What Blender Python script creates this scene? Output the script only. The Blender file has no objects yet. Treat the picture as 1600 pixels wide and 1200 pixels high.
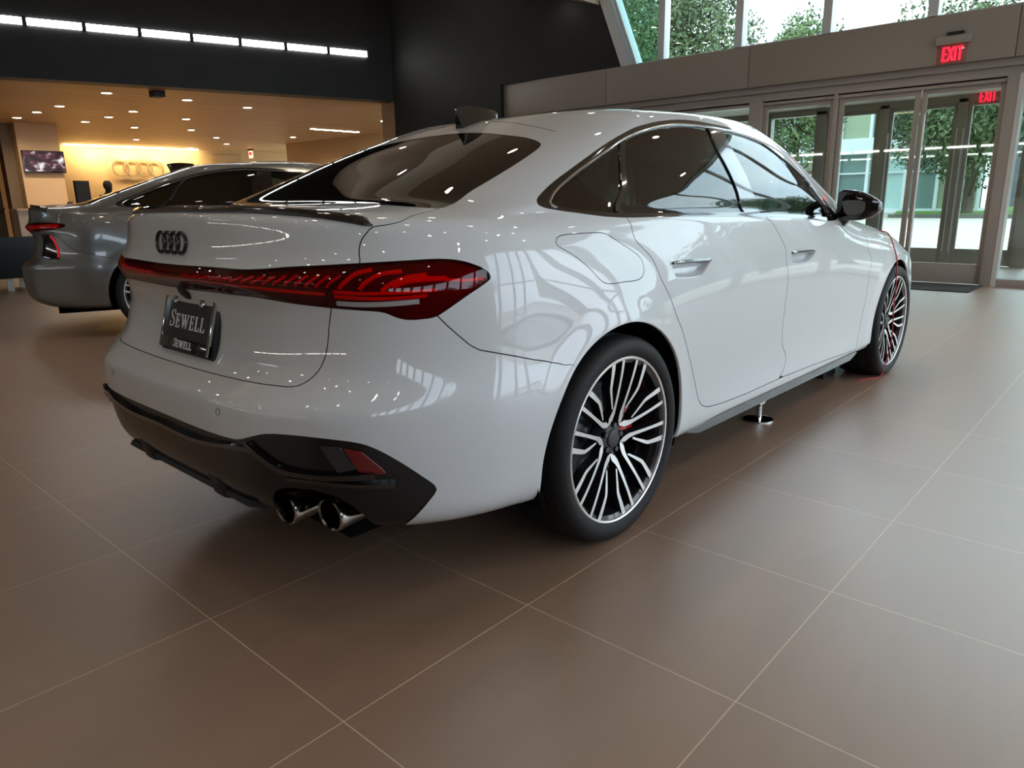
import bpy, bmesh, math, random
import numpy as np
from mathutils import Vector, Matrix

sc = bpy.context.scene
COL = sc.collection
random.seed(7)

# ------------------------------------------------------------------ camera
CAM = np.array([-1.8244, -2.1191, 1.0623])
YAW, PITCH, ROLL, FPX = 0.7402, 0.2484, -0.0160, 1128.7
_f = np.array([math.cos(YAW)*math.cos(PITCH), math.sin(YAW)*math.cos(PITCH), -math.sin(PITCH)])
_r = np.array([math.sin(YAW), -math.cos(YAW), 0.0]); _u = np.cross(_r, _f)
_r2 = math.cos(ROLL)*_r + math.sin(ROLL)*_u; _u2 = -math.sin(ROLL)*_r + math.cos(ROLL)*_u
cd = bpy.data.cameras.new('camera'); cam = bpy.data.objects.new('camera', cd); COL.objects.link(cam)
cd.sensor_width = 36.0; cd.lens = 36.0 * FPX / 1600.0; cd.clip_start = 0.02; cd.clip_end = 400
cam.matrix_world = Matrix(((_r2[0], _u2[0], -_f[0], CAM[0]), (_r2[1], _u2[1], -_f[1], CAM[1]), (_r2[2], _u2[2], -_f[2], CAM[2]), (0, 0, 0, 1)))
sc.camera = cam
# ------------------------------------------------------------------ sky, lights, exposure
w = bpy.data.worlds.new('overcast sky'); sc.world = w; w.use_nodes = True
nt = w.node_tree; bg = nt.nodes['Background']
tc = nt.nodes.new('ShaderNodeTexCoord'); mp = nt.nodes.new('ShaderNodeMapping'); mp.inputs['Scale'].default_value = (1, 1, 2.5)
nz = nt.nodes.new('ShaderNodeTexNoise'); nz.inputs['Scale'].default_value = 2.2; nz.inputs['Detail'].default_value = 5
rp = nt.nodes.new('ShaderNodeValToRGB')
rp.color_ramp.elements[0].position = .35; rp.color_ramp.elements[0].color = (.55, .69, .86, 1)
rp.color_ramp.elements[1].position = .65; rp.color_ramp.elements[1].color = (.79, .90, 1.0, 1)
nt.links.new(tc.outputs['Generated'], mp.inputs['Vector']); nt.links.new(mp.outputs[0], nz.inputs['Vector'])
nt.links.new(nz.outputs['Fac'], rp.inputs['Fac']); nt.links.new(rp.outputs['Color'], bg.inputs['Color'])
bg.inputs['Strength'].default_value = 4.0
sc.view_settings.view_transform = 'Standard'; sc.view_settings.look = 'None'
sc.view_settings.gamma = 1.0; sc.view_settings.use_curve_mapping = False
sc.view_settings.exposure = 0.42
cy = sc.cycles
cy.use_denoising = True; cy.max_bounces = 10; cy.diffuse_bounces = 4; cy.glossy_bounces = 6; cy.transmission_bounces = 6; cy.transparent_max_bounces = 16
cy.sample_clamp_indirect = 6.0; cy.caustics_reflective = False; cy.caustics_refractive = False

def area(name, loc, size, power, col=(1, 1, 1), rot=(0, 0, 0), spread=math.pi):
    l = bpy.data.lights.new(name, 'AREA'); l.shape = 'RECTANGLE'; l.size, l.size_y = size; l.energy = power; l.color = col; l.spread = spread
    o = bpy.data.objects.new(name, l); COL.objects.link(o); o.location = loc; o.rotation_euler = rot
    return o
# ------------------------------------------------------------------ helpers
def tag(o, label=None, cat=None, group=None, kind=None):
    if label: o['label'] = label
    if cat: o['category'] = cat
    if group: o['group'] = group
    if kind: o['kind'] = kind
    return o

def empty(name, loc=(0, 0, 0), rz=0.0, label=None, cat=None, group=None, parent=None):
    o = bpy.data.objects.new(name, None); COL.objects.link(o)
    o.location = loc; o.rotation_euler = (0, 0, rz); o.empty_display_size = 0.1
    if parent: o.parent = parent
    return tag(o, label, cat, group)

def mesh_obj(name, V, F, mats, parent=None, normals=None, smooth=False, mi=None, loc=None, kind=None):
    me = bpy.data.meshes.new(name)
    me.from_pydata([tuple(map(float, v)) for v in V], [], [tuple(int(i) for i in f) for f in F])
    for m in (mats if isinstance(mats, (list, tuple)) else [mats]): me.materials.append(m)
    if mi is not None: me.polygons.foreach_set('material_index', np.array(mi, np.int32))
    if smooth or normals is not None: me.shade_smooth()
    if normals is not None: me.normals_split_custom_set_from_vertices([tuple(map(float, n)) for n in normals])
    me.update()
    o = bpy.data.objects.new(name, me); COL.objects.link(o)
    if parent: o.parent = parent
    if loc is not None: o.location = loc
    if kind: o['kind'] = kind
    return o

class MB:
    """collects shapes into one mesh"""
    def __init__(s): s.v = []; s.f = []; s.m = []
    def add(s, V, F, m=0):
        b = len(s.v); s.v += [tuple(x) for x in V]; s.f += [tuple(b + i for i in f) for f in F]; s.m += [m] * len(F); return s
    def box(s, c, d, m=0, rz=0.0, bev=0.0):
        cx, cy, cz = c; hx, hy, hz = d[0]/2, d[1]/2, d[2]/2
        ca, sa = math.cos(rz), math.sin(rz)
        P = []
        for z in (-hz, hz):
            for x, y in ((-hx, -hy), (hx, -hy), (hx, hy), (-hx, hy)):
                P.append((cx + x*ca - y*sa, cy + x*sa + y*ca, cz + z))
        return s.add(P, [(3, 2, 1, 0), (4, 5, 6, 7), (0, 1, 5, 4), (1, 2, 6, 5), (2, 3, 7, 6), (3, 0, 4, 7)], m)
    def bb(s, x0, x1, y0, y1, z0, z1, m=0): return s.box(((x0+x1)/2, (y0+y1)/2, (z0+z1)/2), (abs(x1-x0), abs(y1-y0), abs(z1-z0)), m)
    def tube(s, pts, r, n=8, m=0, caps=True):
        pts = [Vector(p) for p in pts]; R = r if isinstance(r, (list, tuple)) else [r] * len(pts)
        rings = []; up = Vector((0, 0, 1)); prev = None
        for i, p in enumerate(pts):
            t = (pts[min(i+1, len(pts)-1)] - pts[max(i-1, 0)]).normalized()
            if prev is None:
                a = t.cross(up)
                if a.length < 1e-3: a = t.cross(Vector((1, 0, 0)))
            else:
                a = prev - t * prev.dot(t)
            a.normalize(); prev = a; b = t.cross(a)
            rings.append([p + (a * math.cos(2*math.pi*k/n) + b * math.sin(2*math.pi*k/n)) * R[i] for k in range(n)])
        V = [tuple(q) for rr in rings for q in rr]; F = []
        for i in range(len(rings) - 1):
            for k in range(n):
                F.append((i*n + k, i*n + (k+1) % n, (i+1)*n + (k+1) % n, (i+1)*n + k))
        if caps: F.append(tuple(range(n))[::-1]); F.append(tuple((len(rings)-1)*n + k for k in range(n)))
        return s.add(V, F, m)
    def lathe(s, prof, n=48, axis='Z', o=(0, 0, 0), m=0, closed=False, arc=(0, 2*math.pi)):
        V = []; F = []; full = abs(arc[1] - arc[0] - 2*math.pi) < 1e-6; nn = n if full else n + 1
        for k in range(nn):
            a = arc[0] + (arc[1]-arc[0]) * k / n
            for r, h in prof:
                c, q = r*math.cos(a), r*math.sin(a)
                V.append({'Z': (o[0]+c, o[1]+q, o[2]+h), 'Y': (o[0]+c, o[1]+h, o[2]+q), 'X': (o[0]+h, o[1]+c, o[2]+q)}[axis])
        L = len(prof)
        for k in range(n):
            k2 = (k + 1) % nn
            for i in range(L - (0 if closed else 1)):
                j = (i + 1) % L
                F.append((k*L + i, k2*L + i, k2*L + j, k*L + j))
        return s.add(V, F, m)
    def prism(s, poly, z0, z1, m=0, axis='Z'):
        """poly in the plane across the axis, extruded from z0 to z1"""
        n = len(poly)
        def P(a, b, h): return {'Z': (a, b, h), 'Y': (a, h, b), 'X': (h, a, b)}[axis]
        V = [P(a, b, z0) for a, b in poly] + [P(a, b, z1) for a, b in poly]
        F = [tuple(range(n))[::-1], tuple(range(n, 2*n))] + [(i, (i+1) % n, n + (i+1) % n, n + i) for i in range(n)]
        return s.add(V, F, m)
    def build(s, name, mats, parent=None, smooth=False, bevel=0.0, loc=None, fix=True, seg=2, angle=None, kind=None):
        me = bpy.data.meshes.new(name); me.from_pydata([tuple(map(float, v)) for v in s.v], [], s.f)
        for m in (mats if isinstance(mats, (list, tuple)) else [mats]): me.materials.append(m)
        me.polygons.foreach_set('material_index', np.array(s.m, np.int32))
        if fix:
            bm = bmesh.new(); bm.from_mesh(me); bmesh.ops.recalc_face_normals(bm, faces=bm.faces)
            if bevel > 0:
                es = [e for e in bm.edges if len(e.link_faces) == 2 and e.calc_face_angle(0) > 0.5]
                bmesh.ops.bevel(bm, geom=es, offset=bevel, segments=seg, affect='EDGES', profile=0.7, clamp_overlap=True)
            bm.to_mesh(me); bm.free()
        if smooth or bevel > 0:
            me.shade_smooth()
            me.set_sharp_from_angle(angle=math.radians(angle if angle else (35 if bevel == 0 else 50)))
        o = bpy.data.objects.new(name, me); COL.objects.link(o)
        if parent: o.parent = parent
        if loc is not None: o.location = loc
        if kind: o['kind'] = kind
        return o

def copy_tree(o, parent=None):
    c = o.copy(); COL.objects.link(c)
    if parent is not None: c.parent = parent
    for ch in [x for x in bpy.data.objects if x.parent == o]: copy_tree(ch, c)
    return c

# ------------------------------------------------------------------ materials
_MC = {}
def mat(name, col=(.8, .8, .8), rough=.5, metal=0.0, coat=0.0, coat_rough=.03, spec=.5, emit=None, es=0.0, trans=0.0, ior=1.45, alpha=1.0):
    if name in _MC: return _MC[name]
    m = bpy.data.materials.new(name); m.use_nodes = True; b = m.node_tree.nodes['Principled BSDF']
    I = b.inputs
    I['Base Color'].default_value = (*col, 1); I['Roughness'].default_value = rough; I['Metallic'].default_value = metal
    I['Coat Weight'].default_value = coat; I['Coat Roughness'].default_value = coat_rough; I['Specular IOR Level'].default_value = spec
    I['IOR'].default_value = ior; I['Transmission Weight'].default_value = trans; I['Alpha'].default_value = alpha
    if emit: I['Emission Color'].default_value = (*emit, 1); I['Emission Strength'].default_value = es
    _MC[name] = m; return m

def glass_mat(name, tint=(1, 1, 1), ior=1.5, rough=0.0, boost=1.0):
    """thin pane: see-through tint plus a Fresnel mirror coat"""
    if name in _MC: return _MC[name]
    m = bpy.data.materials.new(name); m.use_nodes = True; nt = m.node_tree; nt.nodes.clear()
    out = nt.nodes.new('ShaderNodeOutputMaterial'); mx = nt.nodes.new('ShaderNodeMixShader')
    tr = nt.nodes.new('ShaderNodeBsdfTransparent'); gl = nt.nodes.new('ShaderNodeBsdfGlossy'); fr = nt.nodes.new('ShaderNodeFresnel')
    tr.inputs['Color'].default_value = (*tint, 1); gl.inputs['Roughness'].default_value = rough
    gl.inputs['Color'].default_value = (1, 1, 1, 1); fr.inputs['IOR'].default_value = ior
    mul = nt.nodes.new('ShaderNodeMath'); mul.operation = 'MULTIPLY'; mul.inputs[1].default_value = boost; mul.use_clamp = True
    # both sides of the pane are seen from outside: use the facing angle with a constant index
    geo = nt.nodes.new('ShaderNodeNewGeometry'); inv = nt.nodes.new('ShaderNodeMath'); inv.operation = 'MULTIPLY_ADD'
    inv.inputs[1].default_value = (1 / ior - ior); inv.inputs[2].default_value = ior
    nt.links.new(geo.outputs['Backfacing'], inv.inputs[0]); nt.links.new(inv.outputs[0], fr.inputs['IOR'])
    nt.links.new(fr.outputs[0], mul.inputs[0]); nt.links.new(mul.outputs[0], mx.inputs['Fac'])
    nt.links.new(tr.outputs[0], mx.inputs[1]); nt.links.new(gl.outputs[0], mx.inputs[2]); nt.links.new(mx.outputs[0], out.inputs['Surface'])
    _MC[name] = m; return m

M_RUB = mat('tyre rubber', (.009, .009, .010), .60, spec=.35)
M_BLKG = mat('gloss black', (.004, .004, .005), .10, spec=.5, coat=1.0, coat_rough=.03)
M_BLK = mat('matt black plastic', (.012, .012, .013), .55)
M_VOID = mat('dark cavity', (.004, .004, .004), .9, spec=.1)
M_CHR = mat('chrome', (.75, .74, .72), .08, 1.0)
M_DCHR = mat('dark chrome', (.62, .62, .63), .12, 1.0)
M_MACH = mat('machined alloy', (.72, .70, .67), .36, .75, coat=.5)
M_GUN = mat('anthracite alloy', (.012, .012, .013), .25, .3, coat=.6)
M_DISC = mat('brake steel', (.30, .30, .30), .3, 1.0)
M_RED = mat('caliper red', (.8, .012, .012), .3, coat=.8)
M_GLS = glass_mat('tinted side glass', (.07, .08, .075), 1.62)
M_GLSF = glass_mat('front side glass', (.22, .27, .25), 1.62)
M_GLSR = glass_mat('dark rear glass', (.02, .02, .018), 1.6)
M_LENS = glass_mat('red lamp lens', (.88, .05, .06), 1.5, boost=.7)
M_LRED = mat('lamp red', (.75, .01, .012), .25, emit=(1, .01, .01), es=.0)
M_LDRK = mat('lamp housing dark red', (.05, .003, .004), .35)
M_LWHT = mat('lamp clear strip', (.36, .33, .33), .25)
M_SEAT = mat('dark seat leather', (.025, .025, .027), .5)
M_WHT = mat('white lettering', (.85, .85, .85), .4)
M_TEAL = mat('sunroof glass', (.02, .024, .026), .03, coat=1)

# ------------------------------------------------------------------ the showroom
M_FRM = mat('window frame grey', (.36, .34, .31), .38, .3)
M_FRML = mat('light metal edge', (.62, .64, .64), .35, .3)
M_FASC = mat('fascia panel grey', (.31, .285, .25), .42, .2)
M_CEIL = mat('ceiling warm grey', (.62, .52, .41), .8)
M_BEIGE = mat('beige wall', (.62, .50, .36), .75)
M_DARKW = None
M_PANE = glass_mat('window pane', (.90, .95, .93), 1.5)
M_PANEG = glass_mat('greenish window pane', (.62, .78, .74), 1.5)
M_LAMP = mat('lamp glow', (1, .97, .9), .5, emit=(1, .96, .88), es=26)
M_LAMPW = mat('warm lamp glow', (1, .9, .7), .5, emit=(1, .86, .62), es=22)
M_TUBE = mat('strip light glow', (1, 1, 1), .5, emit=(1, .98, .94), es=14)

def noise_mat(name, c1, c2, scale, rough, bump=0.0, detail=4, stretch=(1, 1, 1), bscale=None, spec=.5, metal=0.0):
    m = mat(name, c1, rough, metal, spec=spec); nt = m.node_tree; b = nt.nodes['Principled BSDF']
    tc = nt.nodes.new('ShaderNodeTexCoord'); mp = nt.nodes.new('ShaderNodeMapping'); mp.inputs['Scale'].default_value = stretch
    n = nt.nodes.new('ShaderNodeTexNoise'); n.inputs['Scale'].default_value = scale; n.inputs['Detail'].default_value = detail
    r = nt.nodes.new('ShaderNodeValToRGB'); r.color_ramp.elements[0].color = (*c1, 1); r.color_ramp.elements[1].color = (*c2, 1)
    r.color_ramp.elements[0].position = .3; r.color_ramp.elements[1].position = .7
    nt.links.new(tc.outputs['Object'], mp.inputs['Vector']); nt.links.new(mp.outputs[0], n.inputs['Vector']); nt.links.new(n.outputs['Fac'], r.inputs['Fac']); nt.links.new(r.outputs['Color'], b.inputs['Base Color'])
    if bump:
        n2 = nt.nodes.new('ShaderNodeTexNoise'); n2.inputs['Scale'].default_value = bscale or scale*4; n2.inputs['Detail'].default_value = 6
        bp = nt.nodes.new('ShaderNodeBump'); bp.inputs['Strength'].default_value = bump; bp.inputs['Distance'].default_value = .01
        nt.links.new(mp.outputs[0], n2.inputs['Vector']); nt.links.new(n2.outputs['Fac'], bp.inputs['Height']); nt.links.new(bp.outputs[0], b.inputs['Normal'])
    return m

def tile_floor(name='taupe stone tiles', T=.5965):
    m = bpy.data.materials.new(name); m.use_nodes = True; nt = m.node_tree; b = nt.nodes['Principled BSDF']
    N = nt.nodes.new; L = nt.links.new
    tc = N('ShaderNodeTexCoord'); br = N('ShaderNodeTexBrick')
    br.offset = 0.0; br.squash = 1.0; br.inputs['Scale'].default_value = 1.0; br.inputs['Brick Width'].default_value = T; br.inputs['Row Height'].default_value = T
    br.inputs['Mortar Size'].default_value = .0016; br.inputs['Mortar Smooth'].default_value = .2; br.inputs['Bias'].default_value = 0
    br.inputs['Color1'].default_value = (.25, .155, .098, 1); br.inputs['Color2'].default_value = (.268, .168, .107, 1); br.inputs['Mortar'].default_value = (.60, .46, .33, 1)
    L(tc.outputs['Object'], br.inputs['Vector'])
    n = N('ShaderNodeTexNoise'); n.inputs['Scale'].default_value = 1.7; n.inputs['Detail'].default_value = 8; n.inputs['Roughness'].default_value = .62
    mp = N('ShaderNodeMapping'); mp.inputs['Scale'].default_value = (1.0, 4.0, 1); L(tc.outputs['Object'], mp.inputs['Vector']); L(mp.outputs[0], n.inputs['Vector'])
    mr = N('ShaderNodeMapRange'); mr.inputs['From Min'].default_value = .3; mr.inputs['From Max'].default_value = .7; mr.inputs['To Min'].default_value = .90; mr.inputs['To Max'].default_value = 1.10
    L(n.outputs['Fac'], mr.inputs['Value'])
    mx = N('ShaderNodeMix'); mx.data_type = 'RGBA'; mx.blend_type = 'MULTIPLY'; mx.inputs['Factor'].default_value = 1
    L(br.outputs['Color'], mx.inputs['A']); L(mr.outputs[0], mx.inputs['B']); L(mx.outputs['Result'], b.inputs['Base Color'])
    rr = N('ShaderNodeMapRange'); rr.inputs['From Min'].default_value = .3; rr.inputs['From Max'].default_value = .7; rr.inputs['To Min'].default_value = .36; rr.inputs['To Max'].default_value = .44
    L(n.outputs['Fac'], rr.inputs['Value']); L(rr.outputs[0], b.inputs['Roughness'])
    bp = N('ShaderNodeBump'); bp.inputs['Strength'].default_value = .5; bp.inputs['Distance'].default_value = .002; bp.invert = True
    L(br.outputs['Fac'], bp.inputs['Height']); L(bp.outputs[0], b.inputs['Normal'])
    b.inputs['Specular IOR Level'].default_value = .5
    b.inputs['Coat Weight'].default_value = 1.0; b.inputs['Coat Roughness'].default_value = .40; b.inputs['Coat IOR'].default_value = 2.1
    return m

M_DARKW = noise_mat('charcoal plaster', (.0075, .0085, .009), (.011, .0125, .0135), 3.0, .55, bump=.05)
M_FLOOR = tile_floor()
M_WOODC = noise_mat('warm slatted ceiling', (.38, .27, .13), (.62, .46, .23), 1.6, .45, stretch=(.25, 9, 1))

def struct(o): o['kind'] = 'structure'; return o

fl = MB(); fl.add([(-14, -12, 0), (11.2, -12, 0), (11.2, 45, 0), (-14, 45, 0)], [(0, 1, 2, 3)])
o = struct(fl.build('floor', M_FLOOR, fix=False)); 
# tile joints run through the first measured crossing; shift the object's origin to it
ox, oy = -1.1108, -.3696
for v in o.data.vertices: v.co.x -= ox; v.co.y -= oy
o.location = (ox, oy, 0); o.rotation_euler = (0, 0, .0059)

XE = 8.27                                   # entrance wall plane
LK = np.array([8.05, 9.70]); LD = np.array([-.9646, .2636])     # dark wall over the office opening
def lpt(t): return LK + LD*t
# dark wall over the opening, with the opening below
def wall_line(name, t0, t1, z0, z1, th, m):
    mb = MB(); n = np.array([LD[1], -LD[0]]) * -1
    a, b = lpt(t0), lpt(t1); nb = np.array([-LD[1], LD[0]]); 
    if nb[1] < 0: nb = -nb
    P = [(a[0], a[1]), (b[0], b[1]), (b[0]+nb[0]*th, b[1]+nb[1]*th), (a[0]+nb[0]*th, a[1]+nb[1]*th)]
    mb.prism(P, z0, z1); return struct(mb.build(name, m))
CZ = 5.0; CL_ = 5.6
wall_line('wall_left', 0, 22, 3.0, CL_, .35, M_DARKW)
wall_line('wall_left_lower', 9.6, 22, 0, 3.0, .3, mat('back wall', (.30, .27, .23), .8))
# jamb of the opening and the dark leaning wall towards the entrance
mb = MB(); mb.prism([(7.90, 9.74), (8.05, 9.70), (8.25, 10.3), (8.02, 10.36)], 0, 3.0); struct(mb.build('trim_1', mat('jamb beige', (.40, .35, .29), .6)))
def dx(y): return 8.30 - .081*(y-4.3)
P = [(dx(y), y, z) for y, z in ((4.30, 3.03), (4.66, 3.05), (5.48, 5.0), (9.75, 5.6), (9.75, 0), (7.08, 0), (7.08, 3.03))]
mb = MB(); mb.add(P + [(x+.25, y, z) for x, y, z in P], [(0, 1, 2, 3, 4, 5, 6), (13, 12, 11, 10, 9, 8, 7)] + [(i, i+7, (i+1) % 7+7, (i+1) % 7) for i in range(7)])
struct(mb.build('wall_front', M_DARKW))

# fascia over the doors
def fascia(y0, y1):
    mb = MB(); mb.bb(8.15, 8.62, y0+.004, y1-.004, 2.50, 3.03)
    o = mb.build('fascia_panel', M_FASC, bevel=.004); return o
ys = [-1.92, -.488, 2.561, 4.9, 7.1]
fr = [fascia(a, b) for a, b in zip(ys, ys[1:])]
_fn = ['left end of the fascia, against the dark wall', 'fascia length over the left sidelight', 'fascia length that carries the EXIT sign', 'fascia length at the right edge of the photo']
for f_, l_ in zip(fr[::-1], ['grey metal fascia panel at the left end, meeting the black wall', 'grey metal fascia panel over the sidelight, left of the first open joint', 'long grey metal fascia panel carrying the lit EXIT sign', 'grey metal fascia panel right of the last joint, over the right sidelight']):
    tag(f_, l_, 'wall panel', 'fascia panels over the entrance'); f_['kind'] = 'structure'
# slotted head under the fascia
mb = MB(); mb.bb(8.22, 8.55, -1.92, 7.1, 2.42, 2.50); mb.bb(8.26, 8.5, -1.92, 7.1, 2.36, 2.42); mb.bb(8.24, 8.45, -1.92, 7.1, 2.29, 2.36)
struct(mb.build('trim_2', M_FRM, bevel=.006))

# upper glazing over the fascia
def zedge(y): return 3.05 + (y-4.66)/.42 if y > 4.66 else 3.03
yy = [-6.85, -5.6, -4.4, -3.22, -2.0, -.79, .41, 1.62, 2.81, 4.03]
mb = MB()
for y in yy: mb.bb(8.30, 8.46, y-.055, y+.055, 3.03 if y > -1.9 else 0, CZ)
mb.bb(8.30, 8.46, -1.9, 5.1, 3.03, 3.07); mb.bb(8.30, 8.46, -6.9, -1.9, 0, .08); mb.bb(8.28, 8.46, -6.9, 5.2, CZ-.06, CZ)
u_frame = mb.build('window_1', M_FRML, bevel=.004); struct(u_frame)
mb = MB(); mb.prism([(4.50, 3.03), (4.66, 3.03), (5.49, CZ), (5.33, CZ)], 8.20, 8.46, axis='X'); struct(mb.build('trim_3', M_FRML, bevel=.004))
mb = MB(); mb.prism([(4.46, 3.03), (4.40, 3.03), (5.23, CZ), (5.29, CZ)], 8.25, 8.44, axis='X'); struct(mb.build('trim_4', M_FRML, bevel=.003))
for k, (a, b) in enumerate(zip(yy, yy[1:] + [5.0])):
    mb = MB()
    if b == 5.0: mb.prism([(a+.05, 3.06), (4.45, 3.06), (5.24, CZ-.05), (a+.05, CZ-.05)], 8.375, 8.385, axis='X')
    else: mb.bb(8.375, 8.385, a+.05, b-.05, 3.06 if a > -2.1 else .08, CZ-.05)
    mb.build('pane', M_PANEG if b == 5.0 else M_PANE, u_frame)

# entrance front: frames, doors and sidelights
def rect_frame(mb, y0, y1, z0, z1, x0, x1, t, bot=None):
    bot = t if bot is None else bot
    mb.bb(x0, x1, y0, y0+t, z0, z1); mb.bb(x0, x1, y1-t, y1, z0, z1); mb.bb(x0, x1, y0+t, y1-t, z1-t, z1); mb.bb(x0, x1, y0+t, y1-t, z0, z0+bot)
mb = MB()
for a, b in ((2.36, 2.55), (1.37, 1.42), (-.60, -.44), (-1.94, -1.80), (3.84, 3.92), (5.3, 5.38), (6.9, 7.1)):
    mb.bb(8.22, 8.42, a, b, 0, 2.32)
mb.bb(8.24, 8.42, -1.92, 7.1, 2.26, 2.32)
for a, b in ((-1.80, -.60), (2.55, 3.84), (3.92, 5.3), (5.38, 6.9)): mb.bb(8.24, 8.42, a, b, 0, .09)
efr = struct(mb.build('window_2', M_FRM, bevel=.005))
mb = MB(); mb.bb(8.215, 8.23, -.605, -.555, 0, 2.33); mb.build('bright_edge', M_FRML, efr)
for a, b in ((-1.80, -.60), (2.55, 3.84), (3.92, 5.3), (5.38, 6.9)):
    m_ = MB(); m_.bb(8.31, 8.32, a, b, .09, 2.26); m_.build('pane', M_PANE, efr)
def door(n, y0, y1, x0=8.27, push=True, zt=2.26):
    mb = MB(); rect_frame(mb, y0, y1, .01, zt, x0, x0+.05, .055, bot=.235)
    d = struct(mb.build('door_%d' % n, M_FRM, bevel=.005))
    p = MB(); p.bb(x0+.02, x0+.03, y0+.055, y1-.055, .245, zt-.055); p.build('pane', M_PANE, d)
    if push:
        yh = y0 + .085 if n != 3 else y1 - .06
        h = MB(); h.tube([(x0-.045, yh, .30), (x0-.045, yh, 1.98)], .011, 8); h.tube([(x0-.045, yh, .42), (x0+.01, yh, .42)], .008, 6); h.tube([(x0-.045, yh, 1.86), (x0+.01, yh, 1.86)], .008, 6)
        h.build('pull_bar', M_FRML, d, smooth=True)
    return d
door(1, 1.42, 2.36, push=False); door(2, .432, 1.365, push=False); door(3, -.44, .412)
# floor mat
mb = MB(); mb.bb(7.43, 8.20, -.49, 2.4, .0, .012); tag(mb.build('entrance_mat', mat('charcoal mat', (.035, .036, .038), .9), bevel=.004), 'dark grey mat on the tiles in front of the glass entrance doors', 'doormat')
# vestibule: inner screen at x = 11
mb = MB()
for a, b in ((6.9, 7.1), (3.42, 3.6), (2.48, 2.66), (1.535, 1.68), (.47, .60), (-.5, -.32), (-1.95, -1.81)): mb.bb(11.0, 11.14, a, b, 0, 2.42)
mb.bb(11.0, 11.14, -1.95, 7.1, 2.36, 3.0); 
for a, b in ((-1.81, -.5), (3.6, 6.9)): mb.bb(11.02, 11.12, a, b, 0, .09)
vfr = struct(mb.build('window_3', M_FRM, bevel=.006))
mb = MB()
for y in (.575, 1.52, .49): mb.bb(10.985, 10.999, y-.008, y+.008, .2, 2.0)
mb.build('bright_edge', M_FRML, vfr)
for n, (a, b) in zip((4, 5, 6), ((-.32, .47), (.60, 1.535), (1.68, 2.48))):
    door(n, a, b, x0=11.04, push=False, zt=2.36)
for a, b in ((2.66, 3.42), (3.6, 6.9), (-1.81, -.5)):
    m_ = MB(); m_.bb(11.06, 11.07, a, b, .09, 2.36); m_.build('pane', M_PANE, vfr)
mb = MB(); mb.bb(8.55, 11.1, -1.95, 7.1, 2.46, 2.52); struct(mb.build('ceiling_vestibule', mat('vestibule ceiling', (.55, .54, .50), .7)))
for (x, y) in ((9.3, 1.9), (9.3, -.2)):
    mb = MB(); mb.bb(x-.05, x+.05, y-.3, y+.3, 2.448, 2.46); tag(mb.build('ceiling_light', mat('vestibule lamp', (1, .9, .5), .5, emit=(1, .85, .45), es=5)), 'slim yellowish lamp on the vestibule ceiling, %s' % ('left of the two' if y > 1 else 'right of the two'), 'light', 'vestibule ceiling lamps')
mb = MB(); mb.bb(8.5, 11.1, 6.95, 7.1, 0, 2.5); mb.bb(8.5, 11.0, -1.95, -1.90, 2.3, 3.0); mb.bb(8.5, 11.0, -1.95, -1.90, 0, .1); struct(mb.build('wall_vestibule', M_FASC))

# EXIT signs
M_EXIT = mat('exit red glow', (1, .05, .08), .5, emit=(1, .01, .04), es=1.7)
M_ACR = glass_mat('clear acrylic plate', (.93, .86, .84), 1.45)
def exit_sign(x, yc, ztop, lab, wd=.34):
    t = empty('exit_sign', (x, yc, ztop), 0, lab, 'exit sign', 'red EXIT signs')
    m = MB(); m.bb(-.05, .0, -wd/2, wd/2, -.085, 0); m.build('sign_housing', mat('sign housing grey', (.32, .30, .27), .45), t, bevel=.004)
    m = MB(); m.bb(-.035, -.005, -.10, .07, .02, .045); m.build('sign_bracket', M_BLK, t)
    m = MB(); m.bb(-.030, -.024, -wd/2+.02, wd/2-.02, -.295, -.085); m.build('sign_plate', M_ACR, t)
    m = MB(); H = .150; z0 = -.262; s = .020; lw = .050
    def B(u0, u1, v0, v1): m.bb(-.037, -.031, -u0, -u1, z0+v0, z0+v1)      # u runs to the right
    u = -.092
    B(u, u+s, 0, H); B(u, u+lw, 0, s*.8); B(u, u+lw*.9, H/2-s*.4, H/2+s*.4); B(u, u+lw, H-s*.8, H)
    u += lw + .010
    for a, b in (((u, 0), (u+lw, H)), ((u+lw, 0), (u, H))):
        (u0, v0), (u1, v1) = a, b; k = s*.55
        m.prism([(-(u0-k+(.0 if 0 else 0)), z0+v0), (-(u0+k), z0+v0), (-(u1+k), z0+v1), (-(u1-k), z0+v1)], -.037, -.031, axis='X')
    u += lw + .012; B(u, u+s, 0, H); u += s + .010
    B(u, u+lw, H-s*.8, H); B(u+lw/2-s/2, u+lw/2+s/2, 0, H)
    m.build('sign_letters', M_EXIT, t)
    return t
exit_sign(8.15, .125, 2.79, 'lit red EXIT sign mounted on the grey fascia inside the showroom')
exit_sign(10.98, .235, 2.60, 'lit red EXIT sign seen through the door glass, inside the vestibule', wd=.34)

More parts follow.
